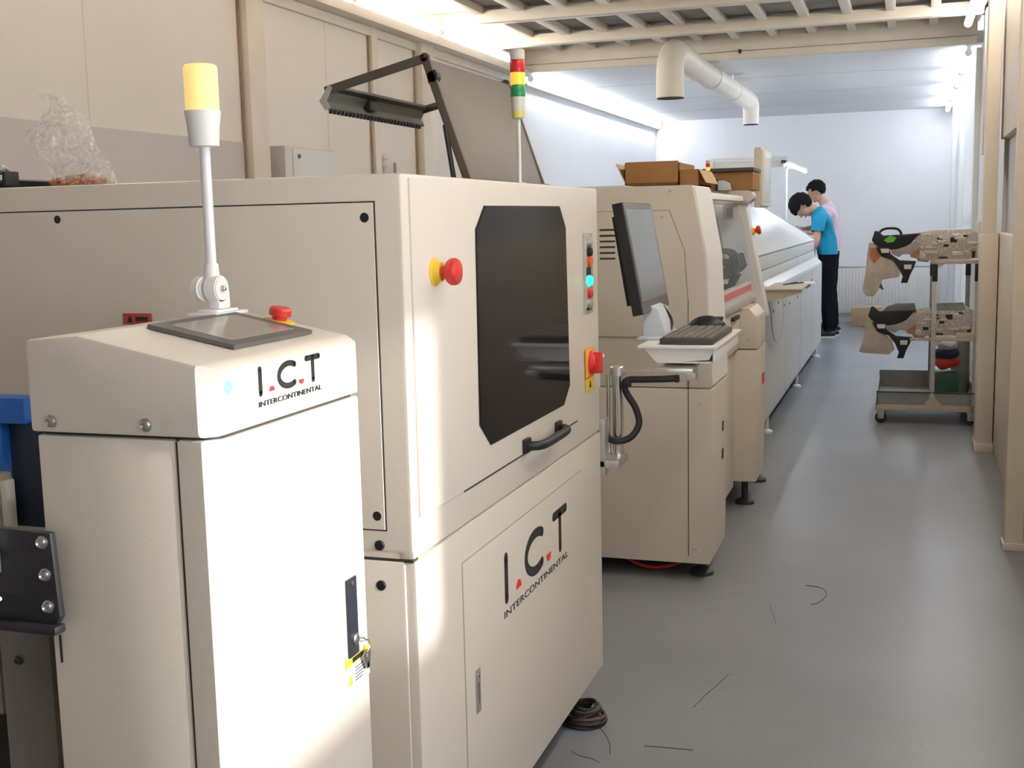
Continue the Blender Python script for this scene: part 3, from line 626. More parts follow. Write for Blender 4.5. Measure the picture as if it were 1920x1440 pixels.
o = mb.build('keys', mat('keycap_grey', (.17, .145, .125), .5, noise=.1), KB); o['kind'] = 'stuff'
MS = thing('mouse', (-.59, 3.68, 1.012), 'black mouse behind the keyboard on the white shelf', 'mouse')
MB().ball((-.59, 3.675, 1.022), .052, (1.15, .80, .72)).build('shell', BLACK, MS)
MB().box(-.565, -.54, 3.670, 3.680, 1.046, 1.056, .002).build('wheel', DGREY, MS)
for o in MS.children:
    if o.name.startswith('shell'):
        for v in o.data.vertices:
            if v.co.z < .0008: v.co.z = .0008
# ================================================================== MOUNTER
M = thing('chip_mounter', (-1.2, 5.3, 0), 'beige chip mounter with slatted vents and open feeder bay behind the monitor', 'machine')
prof_up = [(-2.05, .740), (-.763, .740), (-.763, .737), (-.673, .737), (-.632, .752), (-.683, .913), (-.698, 1.224), (-.744, 1.479), (-2.05, 1.484)]
MB().prism([(-2.05, .738), (-.673, .738), (-.683, .913), (-.698, 1.224), (-.744, 1.480), (-2.05, 1.484)], 'y', 4.305, 4.70, .008).build('upper_end_cover', PAINT2, M)
MB().prism([(-2.05, .07), (-.682, .07), (-.672, .7355), (-2.05, .7355)], 'y', 4.302, 4.70, .006).build('lower_end_cover', PAINT2, M)
MB().prism([(-.670, .750), (-.6795, .913), (-.6945, 1.224), (-.739, 1.470), (-.75, 1.47), (-.71, 1.224), (-.69, .913), (-.69, .75)], 'y', 4.322, 4.688).build('front_trim', WHITE, M)
MB().box(-.7622, -.7596, 4.3005, 4.31, .10, 1.067).build('seam', GAP, M)
MB().prism([(-2.0, .925), (-.7605, .925), (-.7605, 1.069), (-.772, 1.244), (-.828, 1.392), (-2.0, 1.397)], 'y', 4.300, 4.31).build('panel_gasket', mat('seam_grey', (.33, .30, .26)), M)
MB().prism([(-2.0, .928), (-.7635, .928), (-.7635, 1.069), (-.775, 1.243), (-.830, 1.389), (-2.0, 1.394)], 'y', 4.2975, 4.31, .001).build('vent_panel', PAINT2, M)
for i in range(6):
    z = 1.3245 - i * .0212
    MB().box(-1.090, -1.031, 4.2962, 4.30, z - .0035, z + .0035, .0008).build('vent_slot', GAP, M)
for x, z in ((-.826, 1.462), (-.854, 1.369), (-.722, .765), (-.720, .682), (-.737, .132), (-.719, .122), (-.78, .13)):
    screw(M, (x, 4.2985 if z > .9 and x < -.84 else 4.303, z), (0, -1, 0), .0045, PAINT2)
for z in (.553, .443):
    MB().box(-.680, -.6735, 4.56, 4.60, z - .02, z + .02, .002).build('grip_slot', BLACK, M)
MB().box(-2.05, -1.46, 4.70, 6.25, .10, 1.47, .006).box(-1.46, -1.035, 4.70, 6.25, .10, .955, .006).box(-1.46, -.98, 4.70, 6.25, 1.40, 1.47, .006).box(-1.46, -.98, 6.0, 6.25, .955, 1.40).box(-1.46, -.98, 4.70, 4.74, .955, 1.40).build('core_housing', OVENW, M)
MB().box(-.98, -.76, 4.70, 5.5, .10, .82, .004).build('bay_cabinet', PAINT2, M)
MB().box(-2.05, -1.0, 4.32, 6.2, 1.47, 1.486, .004).build('top_plate', PAINT2, M)
# far end cover
MB().prism([(-1.6, .126), (-.656, .126), (-.652, .7505), (-1.6, .7505)], 'y', 5.502, 5.84, .006).build('far_lower_cover', PAINT2, M)
MB().prism([(-.80, .7545), (-.652, .7545), (-.655, .90), (-.69, .942), (-.80, .942)], 'y', 5.502, 5.84, .006).build('far_upper_cover', PAINT2, M)
for x in (-.689,): screw(M, (x, 5.502, .798), (0, -1, 0), .0055, PAINT2)
MB().box(-.654, -.6495, 5.70, 5.78, .565, .615, .001).build('red_tag', RED, M)
# front rail with red stripe
MB().box(-.80, -.722, 4.72, 6.15, .945, .965, .003).build('feeder_rail', ALU, M)
MB().box(-.775, -.745, 4.72, 6.25, .965, 1.040, .003).build('rail_cover', mat('rail_white', (.74, .70, .66), .4, noise=.02), M)
MB().box(-.7455, -.743, 4.74, 6.24, .998, 1.030, .001).build('red_stripe', mat('stripe_red', (.66, .06, .05), .4, noise=.03), M)
MB().box(-.76, -.735, 4.72, 5.50, .76, .944, .002).box(-.80, -.735, 5.845, 6.2, .10, .944, .004).build('skirt', PAINT2, M)
MB().box(-.735, -.718, 5.22, 5.40, .905, .922, .004).build('pull_grip', BLACK, M)
# slanted cover frame over the bay
def slant(mb, y0, y1, u0, u1, d0, d1):
    a = Vector((-.700, 0, 1.0)); c = Vector((-.790, 0, 1.455)); d = (c - a); n = Vector((d.z, 0, -d.x)).normalized()
    p = [a + d * u0 + n * d0, a + d * u1 + n * d0, a + d * u1 + n * d1, a + d * u0 + n * d1]
    return mb.prism([(q.x, q.z) for q in p], 'y', y0, y1, .003)
mb = MB(); slant(mb, 6.02, 6.13, -.30, 1.02, -.045, .008); mb.build('cover_post', WHITE, M)
mb = MB(); mb.box(-1.0, -.755, 6.00, 6.13, 1.425, 1.492, .008); mb.cyl((-.765, 5.997, 1.462), (-.765, 6.133, 1.462), .0285); mb.build('cover_head', mat('beige_grey', (.60, .55, .50), .45, noise=.02), M)
mb = MB(); slant(mb, 4.70, 6.02, .96, 1.02, -.02, .004); mb.build('cover_top_rail', WHITE, M)
mb = MB(); slant(mb, 4.71, 6.02, .02, .97, -.004, -.001); mb.build('cover_pane', mat('clear_cover', (.85, .90, .93), .06, noise=.02, alpha=.08), M)
MB().prism([(-.862, 1.43), (-.81, 1.43), (-.81, 1.35), (-.862, 1.35)], 'y', 5.85, 5.97, .004).build('camera_unit', mat('unit_brown', (.33, .27, .21), .5, noise=.1), M)
MB().box(-.845, -.815, 5.845, 5.852, 1.36, 1.405).build('camera_window', BLACK, M)
MB().prism([(-.98, .958), (-.715, .958), (-.802, 1.42), (-.98, 1.42)], 'y', 6.0, 6.012).build('inner_panel', mat('sheet_bluewhite', (.76, .80, .86), .4, noise=.02), M)
MB().prism([(-.98, .97), (-.83, .97), (-.925, 1.42), (-.98, 1.42)], 'y', 5.985, 5.999).build('inner_slide', mat('slide_grey', (.42, .43, .42), .4, noise=.05), M)
es = estop(M, (-.748, 6.06, 1.288), (1, 0, .2), 1.15)
for y, x in ((4.42, -.73), (5.60, -.72), (4.42, -1.9), (6.1, -1.5), (6.1, -.72)):
    MB().lathe((x, y, 0), [(.045, 0), (.045, .014), (.035, .022), (.016, .028), (.016, .14)]).build('levelling_foot', mat('foot_dark', (.05, .045, .04)), M)
MB().box(-2.0, -.80, 4.40, 6.15, .05, .11).build('base_frame', GAP, M)
MB().tube(smoothpath([(-1.10, 4.42, .085), (-1.02, 4.40, .045), (-.94, 4.39, .020), (-.86, 4.39, .028), (-.79, 4.40, .055), (-.745, 4.42, .085)], 8), .0065, 8).build('air_hose', mat('red_hose', (.60, .03, .02), .35, noise=.05), M)
# boxes on the mounter
def open_box(name, x0, x1, y0, y1, z0, z1, label, flapdir=0, mt=CARD):
    t = thing(name, ((x0 + x1) / 2, (y0 + y1) / 2, z0), label, 'box'); e = .005
    MB().box(x0, x1, y0, y1, z0, z0 + e).box(x0, x0 + e, y0, y1, z0, z1).box(x1 - e, x1, y0, y1, z0, z1).box(x0, x1, y1 - e, y1, z0, z1).box(x0, x1, y0, y0 + e, z0, z1).build('body', mt, t)
    return t
b1 = open_box('cardboard_box', -1.062, -.848, 4.60, 4.95, 1.4865, 1.576, 'open brown cardboard box with raised flaps on top of the beige mounter')
MB().slab([(-1.060, 4.60, 1.50), (-1.060, 4.90, 1.50), (-1.099, 4.90, 1.578), (-1.099, 4.60, 1.578)], (.004, 0, 0)).build('side_flap', CARDL, b1)
MB().box(-1.058, -.85, 4.592, 4.597, 1.50, 1.582, .001).build('front_flap', CARD, b1)
b2 = open_box('cardboard_box', -.845, -.773, 4.60, 4.92, 1.484, 1.547, 'lower brown cardboard box right beside the open flapped one on the mounter')
MB().slab([(-.771, 4.60, 1.545), (-.771, 4.90, 1.545), (-.745, 4.90, 1.495), (-.745, 4.60, 1.495)], (.003, 0, 0)).build('side_flap', CARDL, b2)
b3 = thing('cardboard_box', (-.86, 6.05, 1.49), 'brown cardboard box under the dark sheet behind the small signal tower', 'box')
MB().box(-.98, -.74, 6.02, 6.3, 1.4925, 1.585, .004).build('body', CARD, b3)
MB().box(-.99, -.735, 6.0, 6.32, 1.586, 1.604, .004).build('lid', mat('dark_lid', (.07, .06, .05), .6, noise=.2, nscale=30), b3)
pp = thing('paper_roll', (-.88, 5.98, 1.49), 'pale blue grey paper bundle in front of the brown box on the mounter', 'paper')
MB().prism([(-.900, 1.4925), (-.840, 1.4925), (-.848, 1.528), (-.870, 1.541), (-.900, 1.541)], 'y', 5.93, 5.995, .003).build('bundle', mat('paper_bluegrey', (.50, .55, .60), .6, noise=.1, nscale=25), pp)
MB().box(-.915, -.902, 5.93, 5.995, 1.4925, 1.548, .002).build('dark_end', BLACK, pp)
tw = signal_tower(-.92, 5.75, 1.486, .050, .0105, 'small signal tower with red top standing among boxes on the mounter', True, .008)
# wide flat display box on an arm, seen edge on
DP = thing('hanging_display', (-.8, 7.0, 1.4), 'tall beige display housing seen edge-on above the mounter, carried by a slanted arm', 'display')
MB().box(-.830, -.792, 6.80, 7.19, 1.412, 1.746, .006).build('housing', mat('display_beige', (.62, .54, .44), .45, noise=.03), DP)
MB().box(-.793, -.776, 6.803, 7.187, 1.420, 1.728, .004).build('front_frame', WHITE, DP)
MB().box(-.777, -.774, 6.83, 7.16, 1.445, 1.70, .001).build('screen', mat('pale_screen', (.62, .68, .74), .2, noise=.03), DP)
MB().slab([(-.965, 6.86, 1.50), (-.93, 6.86, 1.475), (-.828, 6.86, 1.548), (-.828, 6.86, 1.602), (-.850, 6.86, 1.605)], (0, .05, 0)).cyl((-.848, 6.855, 1.58), (-.848, 6.915, 1.58), .008).build('arm', mat('arm_beige', (.56, .46, .34), .45, noise=.03), DP)
MB().box(-.99, -.93, 6.84, 6.93, 1.30, 1.505, .004).build('arm_column', PAINT2, DP)
MB().box(-1.05, -.90, 6.55, 7.0, 0, 1.31, .006).build('column_stand', PAINT2, DP)
# ================================================================== REFLOW OVEN
OV = thing('reflow_oven', (-1.3, 9.6, 0), 'long pale reflow oven with sloped lid running down the room', 'machine')
MB().prism([(-2.2, .12), (-.806, .12), (-.803, .16), (-.803, .893), (-.808, .912), (-.860, .957), (-2.2, .957)], 'y', 7.2, 12.0, .006).build('body', OVENW, OV)
MB().prism([(-2.2, .958), (-.868, .958), (-.875, 1.018), (-2.2, 1.018)], 'y', 7.21, 11.99, .003).build('lower_step', OVENW, OV)
MB().prism([(-2.2, 1.022), (-.878, 1.022), (-.880, 1.112), (-2.2, 1.112)], 'y', 7.205, 11.995, .004).build('upper_step', OVENW, OV)
MB().prism([(-2.2, 1.116), (-.876, 1.116), (-.876, 1.128), (-1.368, 1.450), (-2.2, 1.450)], 'y', 7.2, 12.0, .006).build('lid', OVENW, OV)
MB().prism([(-.872, 1.112), (-.870, 1.134), (-1.368, 1.460), (-1.38, 1.452)], 'y', 11.985, 12.012, .002).build('lid_edge', mat('edge_grey', (.33, .31, .30), .4, noise=.03), OV)
MB().box(-2.15, -.86, 7.25, 11.95, .03, .13).build('plinth', GAP, OV)
for y, z in ((7.60, .765), (7.9, .80), (8.28, .755), (8.667, .74), (9.0, .80), (9.31, .745), (9.75, .80), (10.22, .76), (10.7, .80), (11.25, .745)):
    MB().lathe((-.803, y, z), [(.010, 0), (.010, .004), (.001, .005)], (1, 0, 0), 14).build('panel_button', DGREY, OV)
for y in (8.4, 9.6, 10.8):
    MB().box(-.8035, -.8022, y, y + .006, .14, .88).build('door_seam', mat('seam_grey', (.33, .30, .26)), OV)
for y in (7.5, 9.6, 11.7):
    MB().lathe((-.83, y, 0), [(.04, 0), (.04, .015), (.015, .03), (.015, .14)]).build('levelling_foot', mat('foot_white', (.7, .7, .7), .4, noise=.03), OV)
# side shelf on the oven
sh = MB().prism([(-.80, .938), (-.580, .935), (-.580, .918), (-.80, .855)], 'y', 7.02, 7.06, .002).prism([(-.80, .938), (-.580, .935), (-.580, .918), (-.80, .855)], 'y', 7.62, 7.66, .002).box(-.80, -.58, 7.0, 7.70, .934, .942, .002).build('side_shelf', mat('shelf_beige', (.60, .54, .46), .45, noise=.03), OV)
MB().box(-.81, -.795, 7.0, 7.2, .84, .95, .003).build('shelf_bracket', PAINT2, OV)
cal = thing('tweezers', (-.68, 7.4, .943), 'black tweezers lying on the shelf at the oven front', 'tool')
MB().slab([(-.72, 7.40, .9425), (-.715, 7.41, .9425), (-.62, 7.62, .9425), (-.63, 7.625, .9425)], (0, 0, .006)).slab([(-.725, 7.40, .9425), (-.715, 7.395, .9425), (-.66, 7.65, .9425), (-.67, 7.655, .9425)], (0, 0, .006)).build('arms', BLACK, cal)
npad = thing('note_paper', (-.60, 7.6, .943), 'white sheet of paper at the outer end of the oven shelf', 'paper')
MB().box(-.615, -.545, 7.48, 7.72, .9428, .947, .001, rot=Matrix.Rotation(.12, 4, 'Z')).build('sheet', mat('paper_white', (.82, .83, .84), .6, noise=.02), npad)
wl_ = thing('loose_cable', (-.77, 7.3, .7), 'thin pale cable hanging in a loop below the oven shelf', 'cable')
MB().tube(smoothpath([(-.785, 7.15, .86), (-.775, 7.2, .80), (-.78, 7.3, .70), (-.775, 7.42, .60), (-.77, 7.62, .575), (-.775, 7.85, .61), (-.78, 8.0, .72), (-.79, 8.05, .82), (-.798, 8.06, .86)], 7), .004, 6).build('wire', mat('cable_grey', (.55, .55, .55), .5, noise=.05), wl_)
# frame with lamp over the far end
LF = thing('inspection_lamp_frame', (-1.4, 11.0, 0), 'thin white frame rising behind the oven with a lit tube lamp on its outer end', 'lamp')
MB().box(-1.74, -1.05, 11.0, 11.03, 1.875, 1.895, .003).box(-1.72, -1.08, 11.03, 11.10, 1.80, 1.868, .004).build('crossbar', WHITE, LF)
MB().box(-1.74, -1.71, 10.99, 11.04, 1.4515, 1.88, .003).build('frame_post', WHITE, LF)
MB().box(-1.10, -1.06, 10.98, 11.06, 1.83, 1.86, .003).build('lamp_socket', mat('socket_blue', (.04, .05, .12), .4, noise=.1), LF)
MB().cyl((-1.055, 11.03, 1.822), (-1.055, 13.1, 1.822), .012).build('lamp_tube', TUBEC, LF)
MB().box(-1.07, -1.04, 11.03, 13.12, 1.836, 1.856, .003).build('lamp_housing', WHITE, LF)
MB().box(-1.18, -1.165, 12.25, 12.265, .0, 1.84, .002).box(-1.18, -1.06, 12.25, 12.265, 1.83, 1.845, .002).build('lamp_post', WHITE, LF)
# unloading conveyor beyond the oven where the men work
UC = thing('outfeed_conveyor', (-1.4, 13.3, 0), 'white outfeed conveyor beyond the oven where two people lean over', 'conveyor')
MB().box(-1.75, -1.06, 12.35, 14.9, 1.02, 1.10, .006).build('bed', WHITE, UC)
MB().box(-1.70, -1.10, 12.45, 14.8, .08, 1.02, .006).build('cabinet', OVENW, UC)
MB().box(-1.70, -1.10, 12.45, 14.8, 1.10, 1.106, .001).build('belt', mat('belt_green', (.05, .16, .12), .6, noise=.1), UC)
for y in (12.6, 14.6):
    for x in (-1.16, -1.64): MB().lathe((x, y, 0), [(.03, 0), (.03, .01), (.012, .02), (.012, .09)]).build('foot', DGREY, UC)
bd = thing('circuit_board_tray', (-1.16, 13.6, 1.107), 'pale board held under the hands of the person in blue', 'board')
MB().box(-1.30, -1.09, 13.45, 13.8, 1.1065, 1.118, .002).build('tray', WHITE, bd)
# ================================================================== VENTILATION DUCT
D = thing('ventilation_duct', (-1.55, 10.2, 2.2), 'white flexible ventilation duct with two downward outlets under the header beam', 'duct')
DM = mat('duct_white', (.76, .72, .64), .5, noise=.03, nscale=8, bump=.4, bscale=40)
def duct(pts, rads, name):
    MB().tube(pts, .1, 26, rad=rads).build(name, DM, D)
pA = smoothpath([(-1.655, 8.65, 2.225), (-1.655, 8.65, 2.35), (-1.655, 8.66, 2.46), (-1.648, 8.74, 2.545), (-1.64, 8.90, 2.553), (-1.60, 9.6, 2.52), (-1.555, 10.4, 2.50), (-1.505, 11.2, 2.475), (-1.475, 11.52, 2.46), (-1.455, 11.62, 2.42), (-1.452, 11.64, 2.34), (-1.452, 11.64, 2.235)], 7)
n = len(pA); duct(pA, [.100 - .028 * (i / (n - 1)) ** 1.3 + (.0018 if i % 2 else 0) for i in range(n)], 'pipe')
MB().cyl((-1.655, 8.65, 2.219), (-1.655, 8.65, 2.226), .097, seg=26).build('outlet_mouth', GAP, D)
MB().cyl((-1.452, 11.64, 2.229), (-1.452, 11.64, 2.236), .070, seg=26).build('outlet_mouth', GAP, D)
mb = MB().cyl((-1.572, 9.98, 2.58), (-1.572, 9.98, 2.63), .004).box(-1.63, -1.51, 9.94, 10.02, 2.624, 2.630)
mb.tube([(-1.575 + .094 * math.cos(a), 9.98, 2.508 + .094 * math.sin(a)) for a in [i * math.pi / 12 for i in range(24)]], .004, 6, closed=True); mb.build('hanger', ALU, D)
mb = MB().cyl((-1.52, 10.9, 2.56), (-1.52, 10.9, 2.63), .004).box(-1.58, -1.42, 10.86, 10.94, 2.624, 2.630)
mb.tube([(-1.525 + .086 * math.cos(a), 10.9, 2.484 + .086 * math.sin(a)) for a in [i * math.pi / 12 for i in range(24)]], .004, 6, closed=True); mb.build('hanger', ALU, D)
cl = thing('header_clip', (-1.31, 9.79, 2.66), 'tiny black fitting on the header beam right of the duct', 'fitting')
MB().box(-1.322, -1.302, 9.785, 9.80, 2.655, 2.688, .002).build('body', BLACK, cl)
# ================================================================== RADIATOR, FLOOR BOX
R_ = thing('radiator', (-.3, 15.6, .1), 'white ribbed panel radiator on the back wall behind the feeder cart', 'radiator')
MB().box(-.92, .36, 15.60, 15.66, .12, .705, .01).build('panel', WHITE, R_)
mb = MB(); x = -.905
while x < .34:
    mb.box(x, x + .022, 15.590, 15.605, .15, .68, .005); x += .040
o = mb.build('ribs', WHITE, R_); o['kind'] = 'stuff'
MB().box(-.92, .36, 15.59, 15.665, .700, .712, .003).build('top_grille', mat('grille_grey', (.45, .46, .48), .4, noise=.05), R_)
MB().box(-.80, -.77, 15.64, YB - .001, .15, .25).box(.2, .23, 15.64, YB - .001, .15, .25).build('wall_bracket', WHITE, R_)
BXF = thing('cardboard_box', (-.47, 15.1, 0), 'closed brown cardboard box on the floor in front of the radiator', 'box')
MB().box(-.655, -.30, 15.02, 15.30, .0, .235, .006).build('body', CARDL, BXF)
MB().box(-.655, -.30, 15.135, 15.185, .2345, .2365).build('tape', mat('tape', (.52, .42, .28), .3, noise=.05), BXF)
# ================================================================== FEEDERS AND CART
FA = mat('feeder_alloy', (.50, .44, .38), .38, .35, noise=.30, nscale=70)
FP = mat('feeder_cover_grey', (.34, .31, .28), .45, noise=.18, nscale=18)
FG = mat('guide_translucent', (.50, .43, .36), .35, noise=.15, nscale=14)
GRN = mat('latch_green', (.12, .48, .05), .4, noise=.05)
COP = mat('copper_red', (.42, .14, .07), .4, noise=.2, nscale=30)
def c5(x, y): return (-.345 + .000448 * x, 1.368 - .000482 * y)
def feeder(name, label, off, variant=0, group='tape feeders', yc=8.07):
    ox, oy, oz = off
    t = thing(name, (.1 + ox, yc + oy, 1.06 + oz), label, 'feeder', group)
    def pp_(pts, hw, nm, mt, par=None, bv=.0, yo=0.0):
        return MB().prism([(c5(a, b)[0] + ox, c5(a, b)[1] + oz) for a, b in pts], 'y', yc + oy - hw + yo, yc + oy + hw + yo, bv).build(nm, mt, par or t)
    body = pp_([(640, 330), (700, 300), (930, 275), (1130, 250), (1600, 240), (1690, 300), (1690, 625), (1060, 640), (1040, 675), (900, 660), (860, 600), (760, 560), (540, 560), (520, 505), (700, 480), (860, 380)], .016, 'main_plate', FA, bv=.001)
    Y = yc + oy - .016
    rnd = random.Random(3 + variant)
    mbk = MB(); mbl = MB()
    for (a, b, c, d) in ((1150, 350, 1230, 375), (1150, 395, 1260, 412), (1330, 350, 1420, 415), (1240, 440, 1310, 470), (1020, 520, 1100, 560), (1180, 600, 1300, 625), (1620, 530, 1665, 620), (870, 430, 890, 460), (1500, 320, 1560, 345)):
        p, q = c5(a, b), c5(c, d); mbk.box(p[0] + ox, q[0] + ox, Y - .002, Y + .001, q[1] + oz, p[1] + oz)
    mbk.build('slots', BLACK, body)
    for k in range(16):
        a = rnd.uniform(900, 1580); b = rnd.uniform(290, 560); c = a + rnd.uniform(30, 150); d = b + rnd.uniform(12, 40)
        p, q = c5(a, b), c5(c, d); mbl.box(p[0] + ox, q[0] + ox, Y - rnd.uniform(.003, .009), Y + .001, q[1] + oz, p[1] + oz, .001, seg=1)
    mbl.build('mechanism', mat('feeder_bright', (.66, .60, .54), .3, .5, noise=.15, nscale=60), body)
    for (a, b, r) in ((960, 595, .020), (1470, 370, .018), (1570, 310, .012), (1120, 440, .016)):
        p = c5(a, b); MB().lathe((p[0] + ox, Y, p[1] + oz), [(r, 0), (r, .008), (r * .5, .010), (r * .4, .006), (.0005, .006)], (0, -1, 0), 18).build('roller', ALU, body)
    pp_([(870, 380), (760, 450), (530, 520), (545, 560), (640, 600), (700, 560), (820, 560), (900, 500)], .018, 'swing_lever', FP, bv=.001, yo=-.008)
    pp_([(800, 480), (900, 470), (930, 540), (860, 620), (800, 600)], .017, 'copper_plate', COP, yo=-.006)
    pp_([(300, 250), (335, 245), (420, 310), (660, 300), (940, 290), (880, 330), (800, 420), (700, 480), (540, 500), (400, 490), (300, 420), (262, 370)], .022, 'grip_block', BLACK, bv=.003)
    if variant != 1:
        hp_ = smoothpath([(c5(350, 300)[0] + ox, yc + oy, c5(350, 300)[1] + oz)] + [(c5(a, b)[0] + ox, yc + oy, c5(a, b)[1] + oz) for a, b in ((390, 245), (450, 220), (530, 215), (610, 225), (655, 265), (670, 310))], 5)
        MB().tube(hp_, .0085, 10).build('carry_handle', BLACK, t)
        pp_([(430, 375), (455, 350), (520, 308), (600, 345), (560, 400), (480, 405)], .026, 'green_latch', GRN)
    else:
        pp_([(440, 330), (520, 245), (640, 205), (900, 195), (930, 330), (640, 340)], .020, 'reel_cover', mat('reel_cover', (.13, .14, .155), .3, noise=.15, nscale=12), bv=.003)
        pp_([(350, 340), (420, 250), (470, 240), (430, 340), (380, 420)], .018, 'reel_bracket', ALU)
        pp_([(1100, 200), (1560, 190), (1600, 300), (1120, 290)], .019, 'tape_reel_edge', mat('reel_edge', (.24, .24, .22), .5, noise=.3, nscale=20))
    if variant == 0:
        pp_([(225, 400), (320, 410), (400, 540), (440, 600), (560, 640), (640, 710), (668, 820), (640, 870), (420, 900), (360, 1050), (300, 1130), (200, 1120), (150, 1060), (150, 980), (185, 800), (200, 560)], .012, 'reel_guide', FG, bv=.003)
        pp_([(240, 470), (360, 480), (380, 600), (300, 680), (235, 600)], .014, 'copper_patch', COP)
        pp_([(385, 910), (440, 1030), (430, 1040), (360, 1000)], .010, 'guide_tip', DGREY)
    elif variant == 1:
        pp_([(215, 500), (330, 480), (470, 600), (600, 700), (640, 830), (560, 900), (200, 880), (140, 860), (215, 640)], .012, 'reel_guide', FG, bv=.003)
    clip = pp_([(320, 460), (500, 470), (530, 560), (650, 640), (880, 655), (850, 740), (800, 840), (765, 945), (675, 945), (700, 860), (640, 740), (560, 640), (395, 585)], .020, 'release_lever', BLACK, bv=.002, yo=-.004)
    pp_([(385, 485), (505, 485), (505, 540), (400, 540)], .0205, 'upper_label', mat('label_white', (.72, .72, .68), .5, noise=.03), clip, yo=-.0042)
    pp_([(715, 700), (818, 700), (812, 760), (718, 760)], .0205, 'lower_label', mat('label_white', (.72, .72, .68)), clip, yo=-.0042)
    return t
for i, (yy, lb) in enumerate(((5.68, 'nearest black-handled feeder in the open bay of the beige mounter'), (5.78, 'middle feeder of the row in the open bay of the beige mounter'), (5.88, 'farthest feeder of the row in the open mounter bay'))):
    f = feeder('tape_feeder', lb, (0, 0, 0), 2, 'tape feeders in the mounter bay')
    f.rotation_euler = (0, 0, math.pi); f.location = (-1.078, yy, .998)
feeder('tape_feeder', 'metal tape feeder with green latch and black carry handle on top of the cart', (0, 0, .003), 0, 'tape feeders on the cart')
feeder('tape_feeder', 'metal tape feeder with grey reel cover on the middle rail of the cart', (-.014, 0, -.487), 1, 'tape feeders on the cart')
CT = thing('feeder_cart', (.12, 8.4, 0), 'beige wheeled cart with aluminium uprights and grey bottom tray by the right wall posts', 'cart')
CB = mat('cart_beige', (.50, .42, .33), .45, noise=.05)
CG = mat('cart_grey', (.27, .28, .26), .4, .2, noise=.08)
MB().box(-.185, .435, 8.0, 8.035, .088, .128, .004).box(-.185, .435, 8.80, 8.835, .088, .128, .004).box(-.185, -.15, 8.0, 8.835, .088, .128, .004).box(.40, .435, 8.0, 8.835, .088, .128, .004).build('base_frame', CB, CT)
MB().box(-.175, .425, 8.01, 8.83, .126, .134).box(-.178, .428, 8.008, 8.014, .13, .212).box(-.178, .428, 8.82, 8.826, .13, .252).box(-.178, -.172, 8.008, 8.826, .13, .212).box(.422, .428, 8.008, 8.826, .13, .212).build('bottom_tray', CG, CT)
MB().box(-.18, .43, 8.003, 8.011, .205, .214, .002).build('tray_rim', mat('rim_dark', (.05, .05, .05), .5, noise=.1), CT)
for x, y in ((-.150, 8.03), (-.150, 8.80), (.40, 8.03), (.40, 8.80)):
    c = MB().cyl((x, y - .012, .036), (x, y + .012, .036), .036, seg=24, bv=.004).build('caster', BLACK, CT)
    MB().box(x - .020, x + .020, y - .020, y - .0145, .03, .088, .002).box(x - .020, x + .020, y + .0145, y + .020, .03, .088, .002).box(x - .022, x + .022, y - .022, y + .022, .078, .089, .002).build('caster_fork', STEEL, c)
for x, y, c in ((.163, 8.02, 'f'), (.418, 8.02, 'f'), (.163, 8.78, 'r'), (.395, 8.78, 'r')):
    u = MB().box(x - .015, x + .015, y - .015, y + .015, .12, 1.035, .003).box(x - .003, x + .003, y - .017, y - .014, .13, .93).build('upright', ALU if c == 'f' else CG, CT)
    MB().box(x - .017, x + .017, y - .018, y + .018, .925, 1.036, .003).build('black_sleeve', BLACK, u)
MB().prism([(.115, .128), (.225, .128), (.185, .175), (.148, .175)], 'y', 7.995, 8.001).build('gusset', CB, CT)
for z, nm in ((1.036, 'top_rail'), (.545, 'middle_rail')):
    MB().box(.14, .437, 8.0, 8.11, z, z + .024, .003).box(.14, .437, 8.72, 8.80, z, z + .024, .003).box(.14, .168, 8.0, 8.80, z, z + .024, .002).box(.40, .437, 8.0, 8.80, z, z + .024, .002).prism([(.18, z), (.22, z), (.18, z - .03)], 'y', 8.0, 8.01).build(nm, CB, CT)
MB().box(.30, .436, 8.0, 8.012, .567, .60, .001).box(.02, .15, 8.0, 8.03, .547, .562, .001).build('side_ledge', CB, CT)
MB().box(.431, .437, 8.0, 8.8, 1.06, 1.30, .002).build('end_plate', CB, CT)
can = thing('metal_canister', (.345, 8.5, .134), 'grey green canister standing in the cart tray at the right', 'canister')
MB().lathe((.350, 8.54, .1345), [(.058, 0), (.060, .004), (.060, .38), (.052, .40), (.020, .405), (.001, .405)]).build('body', mat('canister_green', (.22, .24, .20), .4, noise=.08), can)
cg = thing('cloth_bundle', (.24, 8.3, .134), 'bundle of navy and red cloth with white top in the cart tray', 'cloth')
def lump(c, r, sc, mt, nm, seedv):
    t = MB().ball(c, r, sc, sub=4)
    for v in t.bm.verts:
        v.co += NZ.noise_vector(v.co * 14 + Vector((seedv,) * 3)) * .018
        v.co.z = max(v.co.z, .1345)
    return t.build(nm, mt, cg)
MB().box(.17, .33, 8.20, 8.40, .1345, .315, .01).build('green_bin', mat('bin_green', (.03, .09, .06), .5, noise=.1), cg)
lump((.255, 8.30, .375), .075, (1.1, 1, .62), mat('cloth_red', (.55, .05, .045), .8, noise=.15), 'red_cloth', 1)
lump((.255, 8.30, .432), .075, (1.08, 1, .60), mat('cloth_navy', (.02, .03, .06), .8, noise=.15), 'navy_cloth', 4)
lump((.255, 8.30, .486), .066, (1.05, 1, .52), mat('cloth_pale', (.60, .60, .64), .7, noise=.1), 'white_cloth', 8)
